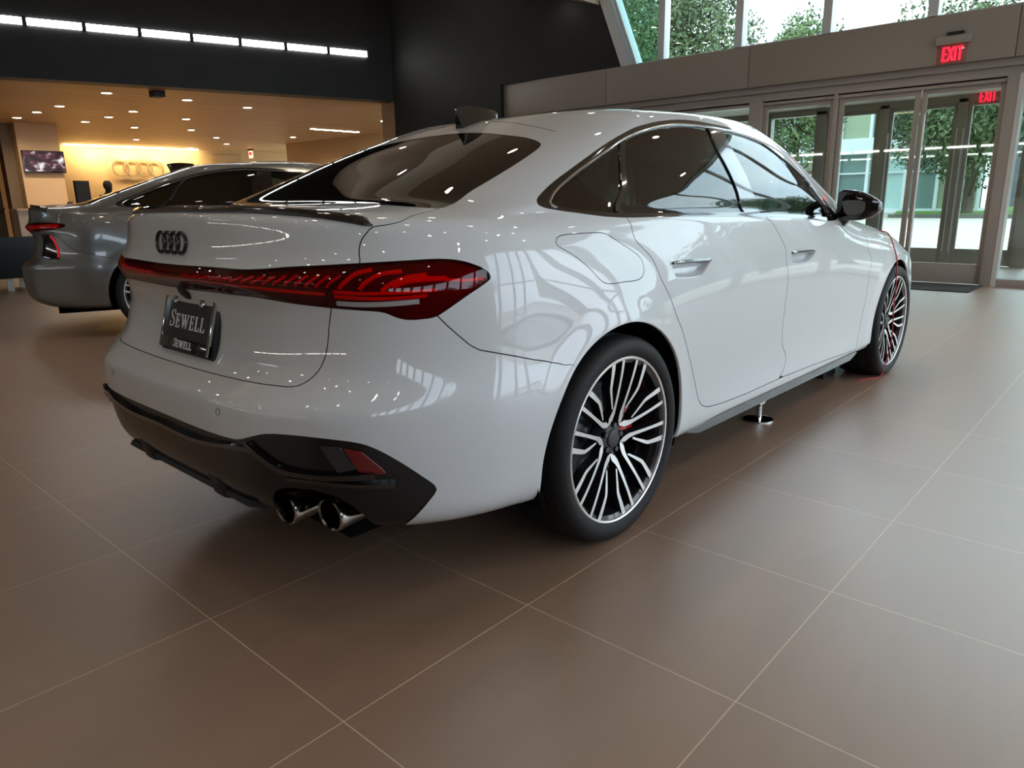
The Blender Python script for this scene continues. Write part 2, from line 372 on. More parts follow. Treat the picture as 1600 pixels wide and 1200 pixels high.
# right-hand glass wall with leaning steel members (seen in the paint)
mb = MB()
for k in range(1, 7):
    x = 1.3*k + .2
    mb.prism([(x, 0), (x+.14, 0), (x+.14+.7, CZ), (x+.7, CZ)], -7.0, -6.75, axis='Y')
for k in range(-8, 2):
    x = .95*k + .1
    mb.prism([(x, 2.2), (x+.12, 2.2), (x+.12+.25, 3.7), (x+.25, 3.7)], -7.0, -6.75, axis='Y')
mb.bb(1.4, 8.3, -6.98, -6.8, 2.05, 2.13); mb.bb(1.4, 8.3, -6.98, -6.8, 0, .12); mb.bb(1.4, 8.3, -6.98, -6.7, CZ-.15, CZ)
struct(mb.build('window_4', M_FRM))
mb = MB(); mb.bb(-9.2, 1.4, -7.1, -6.9, 0, 2.2); mb.bb(-9.2, 1.4, -7.1, -6.9, 3.7, CZ); mb.bb(-9.2, -7.4, -7.1, -6.9, 2.2, 3.7); struct(mb.build('wall_right', mat('right wall', (.22, .20, .17), .8)))
# other walls and the ceilings
mb = MB(); mb.bb(-9.2, -9.0, -7, 15, 0, CZ); struct(mb.build('wall_back', mat('back wall', (.30, .27, .23), .8)))
mb = MB(); mb.prism([(-7.1, CZ), (5.25, CZ), (5.25, CZ+.12), (-7.1, CZ+.12)], -9.2, 8.6, axis='X'); struct(mb.build('ceiling', M_CEIL))
mb = MB(); mb.prism([(5.10, 3.98), (5.10, 5.1), (9.9, 5.75), (14.6, 5.75), (14.6, 5.45), (9.7, 5.35)], -9.2, 8.6, axis='X'); struct(mb.build('ceiling_slope', M_CEIL))
# recessed downlights of the hall
dl = None
def downlight(x, y, z, r, m, lab, grp):
    t = MB(); t.lathe([(r, 0), (r+.018, 0), (r+.018, -.006), (r, -.008)], 20, 'Z', closed=True); t.lathe([(0, -.001), (r, -.001)], 20, 'Z', m=1)
    o = t.build('downlight', [M_FRML, m]); o.location = (x, y, z); return tag(o, lab, 'ceiling light', grp)
proto = downlight(-1.6, -4.2, CZ, .075, M_LAMP, 'round recessed downlight in the showroom ceiling', 'showroom downlights')
for i, x in enumerate(np.arange(-6.4, 7.9, 2.0)):
    for j, y in enumerate((-5.6, -3.4, -1.2, 1.0, 3.2, 5.8, 7.8)):
        if abs(x+1.6) < .3 and abs(y+4.2) < .3: continue
        c = proto.copy(); COL.objects.link(c); c.location = (x + .25*math.sin(3*j), y, CZ if y < 5.0 else 3.98 + (y-5.10)*.2978)

for (x, y) in ((-5, -4.5), (-5, 0), (-5, 4.6), (-1.6, -4.2), (-1.6, 1.0), (-1.6, 4.6), (2.4, -4.2), (2.4, 3.2), (5.6, 1.0), (5.6, -4.2)):
    l = bpy.data.lights.new('downlight beam', 'SPOT'); l.energy = 25 if x < 0 else 150; l.color = (1, .80, .58); l.spot_size = 1.9; l.spot_blend = .7; l.shadow_soft_size = .08
    lo = bpy.data.objects.new('downlight beam', l); COL.objects.link(lo); lo.location = (x, y, CZ - .03 if y < 5.0 else 3.9)

# ------------------------------------------------------------------ car body surface
def _pl(xs, ks, vs):
    """smooth (monotone cubic) interpolation"""
    ks = np.array(ks, float); vs = np.array(vs, float); xs = np.asarray(xs, float)
    h = np.diff(ks); d = np.diff(vs) / h
    m = np.zeros(len(ks)); m[0] = d[0]; m[-1] = d[-1]
    for i in range(1, len(ks) - 1):
        if d[i-1] * d[i] > 0:
            w1 = 2*h[i] + h[i-1]; w2 = h[i] + 2*h[i-1]
            m[i] = (w1 + w2) / (w1/d[i-1] + w2/d[i])
    x = np.clip(xs, ks[0], ks[-1]); i = np.clip(np.searchsorted(ks, x, side='right') - 1, 0, len(h) - 1)
    t = (x - ks[i]) / h[i]
    return ((2*t**3 - 3*t**2 + 1) * vs[i] + (t**3 - 2*t**2 + t) * h[i] * m[i]
            + (-2*t**3 + 3*t**2) * vs[i+1] + (t**3 - t**2) * h[i] * m[i+1])

TH = np.radians(np.arange(0, 90, 10.0))                 # rear columns
SF = np.linspace(0, 1, 23)                              # side columns
TF = np.radians(np.array([15, 30, 45, 60, 75, 90.0]))   # front columns

def ring(xr, zr, xs, n, W, Z, xf, xF, zf, nf=2.8, m=2.0, zp=2.0):
    """W and Z: lists of (x, value) along the side; xr,zr rear centre; xs side start; xf side end; xF,zF front centre"""
    Ys = _pl([xs], *zip(*W))[0]; Z0 = _pl([xs], *zip(*Z))[0]
    yr = Ys * np.sin(TH) ** (2 / n); xx = xs - (xs - xr) * np.cos(TH) ** (2 / m)
    zz = zr + (Z0 - zr) * (yr / Ys) ** zp
    sx = xs + (xf - xs) * SF
    sy = _pl(sx, *zip(*W)); sz = _pl(sx, *zip(*Z))
    Yf = sy[-1]; Zf = sz[-1]
    fy = Yf * np.cos(TF) ** (2 / nf); fx = xf + (xF - xf) * np.sin(TF)
    fz = zf + (Zf - zf) * (fy / Yf) ** 2
    return np.stack([np.concatenate([xx, sx, fx]), np.concatenate([yr, sy, fy]), np.concatenate([zz, sz, fz])], 1)

# side stations
def WW(rc, rw, m1, m2, fw, fe):      # rear corner, rear wheel, mid rear door, mid front door, front wheel, front end
    return [(-.62, rc-.02), (-.35, rc), (0.0, rw), (.55, (rw+2*m1)/3), (1.0, m1), (1.9, m2), (2.45, (m2+fw)/2), (2.9, fw), (3.3, fe), (3.4, fe-.02)]
def ZZ(*v):
    return list(zip((-.7, -.3, 0.3, 1.1, 2.0, 2.9, 3.4), v))

def body_rows():
    R = []
    A = R.append
    #     xr     zr    xs    n
    A(ring(-0.935, 0.27, -0.28, 3.9, WW(.84, .86, .84, .84, .85, 0.822), ZZ(.225, .225, .215, .205, .20, .20, .20), 3.33, 3.66, .17))
    A(ring(-0.975, 0.29, -0.3, 3.9, WW(.875, .895, .880, .880, .885, 0.852), ZZ(.245, .245, .225, .215, .21, .21, .21), 3.33, 3.70, .18))
    A(ring(-1.010, 0.34, -0.3, 3.9, WW(.893, .912, .897, .893, .905, 0.872), ZZ(.29, .285, .265, .25, .245, .25, .25), 3.33, 3.73, .24))
    A(ring(-1.022, 0.41, -0.31, 3.9, WW(0.9, .922, .887, .884, .912, 0.882), ZZ(.37, .36, .33, .32, .32, .33, .33), 3.33, 3.75, .32))
    A(ring(-1.032, 0.48, -0.32, 3.9, WW(0.912, .928, .888, .886, .917, 0.887), ZZ(.46, .44, .42, .41, .41, .42, .42), 3.33, 3.76, .40))
    A(ring(-1.026, 0.560, -0.33, 3.9, WW(0.92, .931, .896, .893, .92, 0.887), ZZ(.545, .53, .51, .50, .50, .50, .50), 3.33, 3.76, .47))
    A(ring(-1.019, 0.584, -0.34, 3.9, WW(0.915, .931, .902, .899, .92, 0.882), ZZ(.575, .58, .58, .575, .57, .57, .56), 3.33, 3.75, .53))
    A(ring(-0.960, 0.607, -0.35, 3.9, WW(0.903, .929, .906, .903, .918, 0.877), ZZ(.63, .645, .65, .64, .635, .63, .61), 3.33, 3.74, .57))
    A(ring(-0.916, 0.64, -0.35, 4.3, WW(0.897, .925, .908, .905, .913, 0.872), ZZ(.69, .705, .71, .70, .69, .68, .65), 3.33, 3.73, .61))
    A(ring(-0.896, 0.72, -0.35, 4.3, WW(.897, .917, .907, .904, .903, 0.857), ZZ(.755, .765, .765, .755, .74, .725, .685), 3.33, 3.70, .645))
    A(ring(-0.889, 0.8, -0.35, 4.3, WW(.892, .905, .902, .899, .888, .815), ZZ(.81, .82, .82, .80, .785, .765, .715), 3.18, 3.66, .675))
    A(ring(-0.930, 0.848, -0.35, 3.8, WW(.886, .893, .895, .892, .868, .785), ZZ(.85, .86, .865, .845, .825, .80, .74), 3.15, 3.61, .70))
    A(ring(-0.972, 0.874, -0.36, 2.9, WW(.878, .880, .886, .884, .845, .75), ZZ(.88, .895, .905, .885, .86, .825, .76), 3.1, 3.55, .72))
    A(ring(-0.954, 0.893, -0.36, 2.9, WW(.868, .868, .876, .875, .815, .71), ZZ(.91, .93, .94, .92, .89, .845, .775), 3.05, 3.47, .74))
    A(ring(-0.936, 0.912, -0.36, 2.9, WW(.857, .857, .868, .867, .78, .66), ZZ(.94, .958, .968, .948, .915, .86, .79), 2.98, 3.38, .76))
    A(ring(-0.924, 0.965, -0.36, 2.9, WW(.845, .848, .862, .860, .74, .61), ZZ(.975, .985, .992, .968, .935, .875, .81), 2.9, 3.25, .79))
    A(ring(-0.925, 1.02, -0.36, 2.9, WW(.828, .838, .856, .853, .69, .55), ZZ(.998, 1.002, 1.006, .984, .95, .89, .83), 2.78, 3.08, .83))
    A(ring(-0.918, 1.052, -0.34, 2.9, WW(.805, .826, .849, .845, .63, .5), ZZ(1.015, 1.018, 1.020, 1.0, .965, .91, .86), 2.62, 2.86, .88))
    A(ring(-0.800, 1.062, -0.28, 2.6, WW(.785, .815, .842, .838, .60, .5), ZZ(1.018, 1.028, 1.037, 1.022, .985, .93, .88), 2.40, 2.62, .93))
    A(ring(-0.585, 1.0625, -0.17, 2.6, [(-0.62, 0.744), (-0.17, 0.786), (0.1, 0.804), (0.5, 0.826), (1.0, 0.836), (1.7, 0.8292), (2.1, 0.7812), (2.4, 0.7012)], ZZ(1.03, 1.05, 1.065, 1.055, 1.03, .99, .95), 2.2, 2.44, .965, nf=4.2))
    A(ring(-0.520, 1.069, -0.02, 2.75, [(-0.44, 0.728), (-0.02, 0.773), (0.25, 0.793), (0.55, 0.808), (1.0, 0.82), (1.6, 0.813), (1.95, 0.7624), (2.2, 0.7024)], ZZ(1.085, 1.09, 1.105, 1.10, 1.09, 1.07, 1.0), 2.0, 2.32, 1.00, nf=4.2))
    A(ring(-0.335, 1.134, 0.12, 2.95, [(-0.3, 0.693), (0.12, 0.748), (0.4, 0.77), (0.7, 0.785), (1.0, 0.791), (1.5, 0.783), (1.8, 0.7459), (2.1, 0.6839)], ZZ(1.15, 1.155, 1.163, 1.16, 1.15, 1.14, 1.1), 1.88, 2.16, 1.09, nf=4.2))
    A(ring(-0.155, 1.198, 0.25, 3.05, [(-0.2, 0.655), (0.25, 0.717), (0.5, 0.737), (0.8, 0.753), (1.1, 0.757), (1.45, 0.75), (1.7, 0.7205), (2.0, 0.6545)], ZZ(1.22, 1.222, 1.225, 1.222, 1.215, 1.21, 1.2), 1.74, 2.0, 1.17, nf=4.2))
    A(ring(0.000, 1.258, 0.38, 3.05, [(-0.1, 0.614), (0.38, 0.686), (0.6, 0.704), (0.9, 0.72), (1.1, 0.722), (1.4, 0.715), (1.6, 0.696), (1.9, 0.6042)], ZZ(1.27, 1.272, 1.276, 1.28, 1.275, 1.27, 1.26), 1.61, 1.86, 1.25, nf=4.2))
    A(ring(0.140, 1.305, 0.5, 3, [(0, 0.56), (0.5, 0.652), (0.7, 0.67), (0.95, 0.685), (1.1, 0.687), (1.35, 0.678), (1.5, 0.658), (1.8, 0.553)], ZZ(1.312, 1.314, 1.318, 1.33, 1.328, 1.32, 1.30), 1.49, 1.73, 1.31, nf=4.2))
    A(ring(0.240, 1.343, 0.58, 2.9, [(0.1, 0.504), (0.58, 0.612), (0.75, 0.632), (0.95, 0.647), (1.1, 0.649), (1.3, 0.64), (1.45, 0.614), (1.7, 0.5012)], ZZ(1.342, 1.346, 1.352, 1.368, 1.368, 1.36, 1.35), 1.42, 1.64, 1.345, nf=4.2))
    E = ring(0.320, 1.368, 0.64, 2.8, [(.1, .46), (.64, .57), (.8, .592), (.95, .604), (1.1, .606), (1.25, .60), (1.4, .58), (1.6, .5)], ZZ(1.36, 1.365, 1.375, 1.392, 1.393, 1.388, 1.38), 1.38, 1.60, 1.365, nf=4.2)
    A(E)
    xc0, xc1 = .62, 1.35
    def rz(x): return _pl(x, [.2, .32, .5, .7, .9, 1.1, 1.3, 1.5, 1.65], [1.332, 1.366, 1.395, 1.418, 1.433, 1.439, 1.434, 1.415, 1.38])
    for s in (.16, .34, .56, .78, 1.0):
        Q = E.copy()
        f = np.clip((E[:, 0] - .32) / (1.60 - .32), 0, 1)
        cx = xc0 + (xc1 - xc0) * f
        Q[:, 0] = E[:, 0] + (cx - E[:, 0]) * s
        Q[:, 1] = E[:, 1] * (1 - s)
        zc = rz(Q[:, 0]); g = 1 - (1 - s) ** 2.0
        edge = E[:, 2]
        base = rz(E[:, 0])
        drop = base - edge
        Q[:, 2] = zc - drop * (1 - g)
        A(Q)
    return np.array(R)

class Surf:
    """cubic B-spline surface over the control rings; u runs from the rear centre to the front centre, v from sill to roof centre"""
    def __init__(self, G=None):
        G = body_rows() if G is None else G
        self.nr, self.nc = G.shape[:2]
        M = G[:, -2:0:-1].copy(); M[:, :, 1] *= -1
        full = np.concatenate([G, M], 1); N = self.N = full.shape[1]
        c = (4 + 2 * np.cos(2 * np.pi * np.arange(N) / N)) / 6
        C = np.real(np.fft.ifft(np.fft.fft(full, axis=1) / c[None, :, None], axis=1))
        top = C[-2].copy(); top[:, 1] *= -1
        self.V = np.concatenate([(2 * C[0] - C[1])[None], C, top[None]], 0)
    def ev(self, u, v):
        u = np.asarray(u, float); v = np.asarray(v, float)
        u = np.clip(u, 0, self.nc - 1); v = np.clip(v, 0, self.nr - 1)
        iu = np.minimum(u.astype(int), self.nc - 2); t = u - iu
        iv = np.minimum(v.astype(int), self.nr - 2); s = v - iv
        B = lambda t: np.stack([(1-t)**3, 3*t**3-6*t**2+4, -3*t**3+3*t**2+3*t+1, t**3], -1) / 6
        D = lambda t: np.stack([-3*(1-t)**2, 9*t**2-12*t, -9*t**2+6*t+3, 3*t**2], -1) / 6
        cu = (iu[..., None] + np.arange(-1, 3)) % self.N; cv = iv[..., None] + np.arange(0, 4)
        W = self.V[cv[..., :, None], cu[..., None, :]]
        P = np.einsum('...vuc,...u,...v->...c', W, B(t), B(s))
        Pu = np.einsum('...vuc,...u,...v->...c', W, D(t), B(s)); Pv = np.einsum('...vuc,...u,...v->...c', W, B(t), D(s))
        n = -np.cross(Pu, Pv); l = np.linalg.norm(n, axis=-1, keepdims=True)
        return P, n / np.maximum(l, 1e-12)
    def grid(self, du, dv):
        us = np.linspace(0, self.nc - 1, (self.nc - 1) * du + 1); vs = np.linspace(0, self.nr - 1, (self.nr - 1) * dv + 1)
        U, V = np.meshgrid(us, vs)
        P, N = self.ev(U, V)
        return P, N, us, vs

def body_surface(du=10, dv=8):
    return Surf().grid(du, dv)
CAR_F = {'dlo':[(7.89,19.08),(8.4,18.78),(9.0,18.5),(9.8,18.02),(10.8,17.24),(11.63,16.44),(12.21,16.08),(13.17,15.84),(14.37,15.72),(16.02,15.69),(18.41,15.84),(20.25,15.79),(22.27,15.58),(24.21,15.24),(27.76,18.54),(28.78,19.65),(28.99,20.67),(28.64,21.58),(27.97,22.3),(27.16,22.98),(26.09,23.6),(23.15,24.19),(19.51,24.45),(16.06,24.66),(13.76,24.66),(11.54,24.43),(9.71,24.07),(8.57,23.58),(8.1,22.9),(7.8,22.27),(7.6,21.66),(7.4,20.95),(7.32,20.25),(7.43,19.78),(7.66,19.32),(7.89,19.08)],'glassq':[(8.78,18.98),(9.26,18.66),(10.14,18.18),(11.23,17.53),(12.22,16.95),(12.22,16.95),(11.4,19.49),(10.06,21.01),(8.73,22.33),(8.73,22.33),(8.48,21.93),(8.11,21.19),(7.91,20.47),(8.04,19.71),(8.78,18.98)],'glassr':[(12.41,17.0),(12.41,17.0),(13.36,16.74),(14.31,16.56),(16.36,16.61),(18.37,16.92),(18.37,16.92),(18.99,19.65),(18.6,21.31),(18.18,22.42),(18.08,24.0),(18.08,24.0),(15.7,24.09),(13.62,24.04),(11.69,23.82),(10.22,23.44),(9.21,22.97),(8.88,22.52),(8.88,22.52),(10.35,21.02),(11.65,19.48),(12.41,17.0)],'glassf':[(19.35,16.79),(19.35,16.79),(20.77,16.65),(22.96,16.57),(24.38,16.24),(24.38,16.24),(27.15,18.67),(28.06,19.89),(29.3,21.3),(29.21,22.18),(28.15,22.84),(25.62,23.43),(23.08,23.76),(20.43,23.85),(20.43,23.85),(20.24,22.15),(20.37,20.39),(20.15,18.82),(19.35,16.79)],'rearglass':[(0.8,18.98),(2.01,19.07),(3.5,18.74),(4.59,18.53),(5.5,18.38),(4.88,19.8),(4.85,20.57),(4.87,21.45),(4.83,22.0),(4.72,22.3),(4.42,22.52),(3.66,22.88),(2.62,23.26),(1.28,23.74),(0.41,24.1)],'light':[(-1,13.49),(0,13.49),(0.18,13.49),(0.52,13.49),(0.87,13.47),(1.26,13.38),(1.73,13.25),(2.2,13.25),(2.89,13.38),(3.71,13.37),(4.45,13.35),(5.57,13.29),(6.28,13.22),(6.75,12.97),(7.09,12.6),(7.38,12.08),(7.4,11.54),(7.21,11.26),(6.38,10.42),(5.74,9.83),(5.45,9.61),(5.11,9.57),(4.69,9.59),(4.41,9.74),(4.16,9.96),(3.89,10.04),(3.38,10.13),(2.9,10.23),(1.92,10.45),(1.13,10.69),(0.74,10.71),(0.55,10.72),(0.26,10.7),(0.06,10.7),(0,10.7),(-1,10.7),(-1,10.7),(-1,13.49)],'lid':[(-1,19.0),(0,19.0),(0.8,18.98),(2.01,19.07),(3.5,18.74),(4.59,18.53),(5.5,18.38),(5.5,18.38),(5.53,16.64),(5.11,16.17),(4.87,16.04),(4.66,15.51),(4.49,14.94),(4.43,14.23),(4.45,13.29),(4.08,11.92),(3.21,10.8),(2.87,10.17),(2.69,9.55),(2.65,8.85),(2.63,8.33),(2.57,7.72),(2.48,7.36),(2.35,7.14),(2.16,7.07),(1.74,7.1),(1.2,7.13),(0.77,7.15),(0.41,7.17),(0,7.1899999999999995),(-1,7.1899999999999995),(-1,7.1899999999999995),(-1,19.0)],'light_seam_poly':[(-1,17),(-1,17),(4.73,16),(4.73,16),(4.3,14.6),(4.45,13.32),(4.28,12.87),(4.01,12.18),(3.59,11.56),(3.1,10.93),(2.76,10.26),(3.1,9.5),(3.1,9.5),(-1,9.5),(-1,9.5),(-1,17)],'bumper':[(-1,-1),(11.5,-1),(11.5,6.2),(9.6,6.49),(8.88,7.0),(7.74,7.54),(6.75,8.02),(6.46,8.27),(6.11,8.72),(5.79,9.16),(5.52,9.63),(5.5,9.8),(5.0,10.6),(-1,10.6)],'fuel':[(9.69,13.92),(9.67,13.44),(9.75,13.18),(10.08,12.29),(10.43,10.85),(10.56,10.33),(10.73,10.1),(11.24,10.06),(11.74,10.05),(11.94,10.28),(12.02,10.69),(12.05,11.4),(11.97,11.83),(11.59,12.88),(11.29,13.83),(11.17,14.08),(10.91,14.2),(9.94,14.33),(9.79,14.23),(9.69,13.92)],'rdoor':[(12.31,16.69),(12.31,16.19),(12.28,15.27),(12.17,14.04),(12.12,13.02),(12.24,12.33),(12.41,11.49),(12.57,9.49),(12.88,7.69),(13.14,6.74),(13.47,5.3),(13.85,3.94),(14.07,3.12),(14.2,2.83),(14.42,2.63),(14.97,2.48),(16.22,2.35),(17.51,2.33),(19.02,2.34),(18.63,2.36),(18.63,2.36),(18.94,2.77),(19.11,3.4),(18.77,4.2),(18.64,5.01),(18.63,6.9),(18.7,9.14),(19.05,11.02),(19.03,12.8),(19.2,15.59),(19.3,16.3),(19.3,16.3),(12.31,16.69)],'fdoor':[(18.63,2.36),(18.63,2.36),(22.01,2.11),(24.93,1.73),(24.93,1.73),(24.96,2.64),(25.09,3.74),(25.21,5.1),(25.28,7.01),(25.65,9.62),(26.15,11.08),(26.46,12.77),(26.76,15.09),(26.9,17.5),(26.9,17.5),(19.3,16.3),(19.3,16.3),(19.2,15.59),(19.03,12.8),(19.05,11.02),(18.7,9.14),(18.63,6.9),(18.64,5.01),(18.77,4.2),(19.11,3.4),(18.94,2.77),(18.63,2.36)],'black':[(-1,4.07),(0,4.07),(0.72,4.09),(1.09,4.15),(1.27,4.19),(1.49,4.34),(1.95,4.6),(2.42,4.7),(3.15,4.72),(4.09,4.58),(4.46,4.37),(4.92,3.96),(5.39,3.4),(5.71,2.87),(5.53,2.49),(5.12,1.65),(4.81,0.71),(4.98,-0.6),(4.98,-0.6),(-1,-0.6),(-1,-0.6),(-1,4.07)],'handle_r':[(13.09,10.86),(13.08,10.62),(13.11,9.86),(13.14,9.77),(14.16,9.65),(14.47,10.03),(14.78,10.61),(14.78,10.82),(13.92,10.84),(13.09,10.86)],'handle_f':[(19.4,10.83),(19.35,10.52),(19.26,9.71),(19.36,9.62),(20.21,9.57),(20.66,9.89),(21.08,10.5),(21.07,10.71),(20.23,10.84),(19.4,10.83)],'hr_bar':[(13.11,10.78),(13.9,10.74),(14.76,10.72)],'hf_bar':[(19.38,10.71),(20.19,10.68),(21.06,10.65)],'skirt':[(13.5,-1),(13.5,-1),(13.6,0.3),(13.9,1.0),(14.4,1.35),(15.1,1.62),(17,1.66),(20,1.62),(23,1.55),(25,1.4),(25.6,1.0),(25.9,-1),(25.9,-1),(13.5,-1)],'exhaust':[(1.74,-1.0),(1.74,1.61),(1.89,2.28),(2.08,2.58),(2.39,2.77),(2.9,2.85),(3.38,2.72),(3.74,2.36),(3.97,1.85),(4.04,1.34),(4.16,-1.0)],'bead':[(9.51,18.44),(9.1,18.72),(8.64,19.03),(7.96,19.76),(7.81,20.54),(8.0,21.25),(8.37,21.99),(8.62,22.59),(9.06,23.05),(10.07,23.52),(11.61,23.92),(13.63,24.15),(15.76,24.19),(18.19,24.11),(20.79,23.98),(23.32,23.87),(25.94,23.55),(28.51,22.94),(29.6,22.3),(29.7,21.41),(28.39,20.0),(27.33,18.71)],'lines':{'bars':[[(0.46,12.45),(0.29,11.91)],[(0.69,12.55),(0.53,12.03),(0.19,11.22)],[(0.92,12.62),(0.77,12.13),(0.41,11.34)],[(1.18,12.66),(1.01,12.19),(0.64,11.44)],[(1.45,12.69),(1.28,12.24),(0.87,11.52)],[(1.75,12.69),(1.55,12.25),(1.12,11.58)],[(2.03,12.67),(1.84,12.26),(1.4,11.61)],[(2.31,12.65),(2.11,12.24),(1.69,11.62)],[(2.57,12.63),(2.38,12.23),(1.98,11.61)],[(2.82,12.72),(2.62,12.2),(2.24,11.59)],[(3.07,12.68),(2.87,12.18),(2.49,11.57)],[(3.32,12.63),(3.1,12.15),(2.73,11.55)],[(3.56,12.59),(3.33,12.11),(2.96,11.52)],[(3.8,12.54),(3.56,12.07),(3.19,11.49)],[(4.04,12.49),(3.79,12.03),(3.42,11.45)]],'strip':[[(0,11.36),(0.39,11.41),(0.8,11.32),(1.29,11.28),(1.87,11.16),(2.57,11.0),(3.06,10.93)]],'obars':[[(4.73,12.87),(4.43,12.68),(4.12,12.06),(3.66,11.36)],[(5.4,12.57),(4.95,12.47),(4.59,11.99),(4.09,11.28)],[(5.94,12.16),(5.53,12.11),(5.09,11.76),(4.54,11.13)]],'ostrip':[[(3.38,11.14),(3.94,11.0),(4.84,10.98),(5.85,11.04)],[(3.21,10.8),(3.77,10.68),(4.54,10.63),(5.49,10.7)]],'owhite':[[(3.13,10.47),(3.63,10.38),(4.27,10.35),(5.18,10.4)]],'ored':[[(4.93,11.45),(5.45,11.79),(6.06,11.85),(6.35,11.79)]],'tipred':[[(6.33,11.7),(6.77,11.55),(7.25,11.57)]],'roofline':[[(0.7,25.35),(2.84,24.06),(4.44,23.27)]],'blade':[[(1.51,4.16),(1.88,3.81),(2.33,3.49),(2.89,3.43),(3.59,3.46),(4.37,3.55)]],'blade2':[[(2.47,3.22),(3.15,3.25),(3.99,3.2),(4.79,3.17)]],'lip':[[(0,3.61),(0.48,3.57),(1.26,3.96),(1.64,3.99)]]},'reflector':[(3.72,4.41),(4.13,4.29),(4.55,3.74),(4.63,3.56),(4.05,3.64),(3.9,3.99)],'refl2':[(3.22,4.46),(3.67,4.43),(3.97,3.75),(3.57,3.6),(3.43,3.96)],'sensors':[(0.93,5.03),(8.8,5.06)],'cord':[[2.849,-0.842,0.834],[2.8,-0.895,0.754],[2.817,-0.911,0.687]],'spoil':[(4.86,16.16),(4.52,16.49),(3.89,16.82),(3.07,17.04),(1.87,17.16),(0.9,17.07)]}
# ------------------------------------------------------------------ cutting the body surface into panels
def crom(pts, step=0.25):
    """Catmull-Rom through the points; a point given twice in a row is a corner"""
    segs = [[pts[0]]]
    for a, b in zip(pts, pts[1:]):
        if a == b: segs.append([b])
        else: segs[-1].append(b)
    out = []
    for sg in segs:
        if len(sg) < 2: continue
        A = np.array(sg, float)
        if len(A) == 2: Q = A
        else:
            E = np.concatenate([[2*A[0]-A[1]], A, [2*A[-1]-A[-2]]]); Q = []
            for i in range(1, len(E) - 2):
                p0, p1, p2, p3 = E[i-1:i+3]
                n = max(2, int(np.hypot(*(p2-p1)) / step) + 1)
                d1 = max(np.hypot(*(p1-p0)), 1e-6) ** .5; d2 = max(np.hypot(*(p2-p1)), 1e-6) ** .5; d3 = max(np.hypot(*(p3-p2)), 1e-6) ** .5
                m1 = (p1-p0)/d1 - (p2-p0)/(d1+d2) + (p2-p1)/d2; m2 = (p2-p1)/d2 - (p3-p1)/(d2+d3) + (p3-p2)/d3
                m1 *= d2; m2 *= d2
                for t in np.arange(n) / n:
                    Q.append((2*t**3-3*t**2+1)*p1 + (t**3-2*t**2+t)*m1 + (-2*t**3+3*t**2)*p2 + (t**3-t**2)*m2)
            Q.append(A[-1]); Q = np.array(Q)
        out.append(Q)
    Q = np.concatenate(out); keep = [0]
    for i in range(1, len(Q)):
        if np.hypot(*(Q[i]-Q[keep[-1]])) > 1e-4: keep.append(i)
    return Q[keep]

def inside_poly(x, y, poly):
    r = np.zeros(x.shape, bool); n = len(poly)
    for i in range(n):
        x1, y1 = poly[i]; x2, y2 = poly[(i+1) % n]
        if y1 == y2: continue
        c = ((y1 > y) != (y2 > y)) & (x < (x2-x1) * (y-y1) / (y2-y1) + x1)
        r ^= c
    return r

def sdf(patch, surf, poly, closed=True):
    """signed distance in metres of the patch's vertices to a closed outline on the surface, negative inside"""
    poly = np.asarray(poly, float); u, v = patch.U[:, 0], patch.U[:, 1]
    ins = inside_poly(u, v, poly)
    d = np.full(len(u), 0.3)
    lo = poly.min(0) - 1.6; hi = poly.max(0) + 1.6
    near = (u > lo[0]) & (u < hi[0]) & (v > lo[1]) & (v < hi[1])
    A = poly; B = np.roll(poly, -1, 0)
    ok = ~(((A[:, 0] < 0) & (B[:, 0] < 0)) | ((A[:, 1] < 0) & (B[:, 1] < 0)) | ((A[:, 0] > surf.nc-1) & (B[:, 0] > surf.nc-1)))
    A, B = A[ok], B[ok]
    # refine long segments
    AA = []; BB = []
    for a, b in zip(A, B):
        n = max(1, int(np.hypot(*(b-a)) / 0.4)); t = np.linspace(0, 1, n+1)[:, None]; q = a + (b-a)*t
        AA.append(q[:-1]); BB.append(q[1:])
    A = np.concatenate(AA); B = np.concatenate(BB)
    def ext(Q):
        P, N = surf.ev(Q[:, 0], Q[:, 1])
        m = Q[:, 0] < 0; P = P.copy(); P[m, 1] += Q[m, 0] * .15
        m = Q[:, 1] < 0; P[m, 2] += Q[m, 1] * .05
        return P
    PA, PB = ext(A), ext(B)
    idx = np.nonzero(near)[0]; X = patch.P[idx]; best = np.full(len(idx), 1e9)
    for a, b in zip(PA, PB):
        ab = b - a; L = max(ab @ ab, 1e-12); t = np.clip((X - a) @ ab / L, 0, 1)
        dd = X - a - t[:, None] * ab; best = np.minimum(best, np.einsum('ij,ij->i', dd, dd))
    d[idx] = np.sqrt(best)
    return np.where(ins, -d, d)

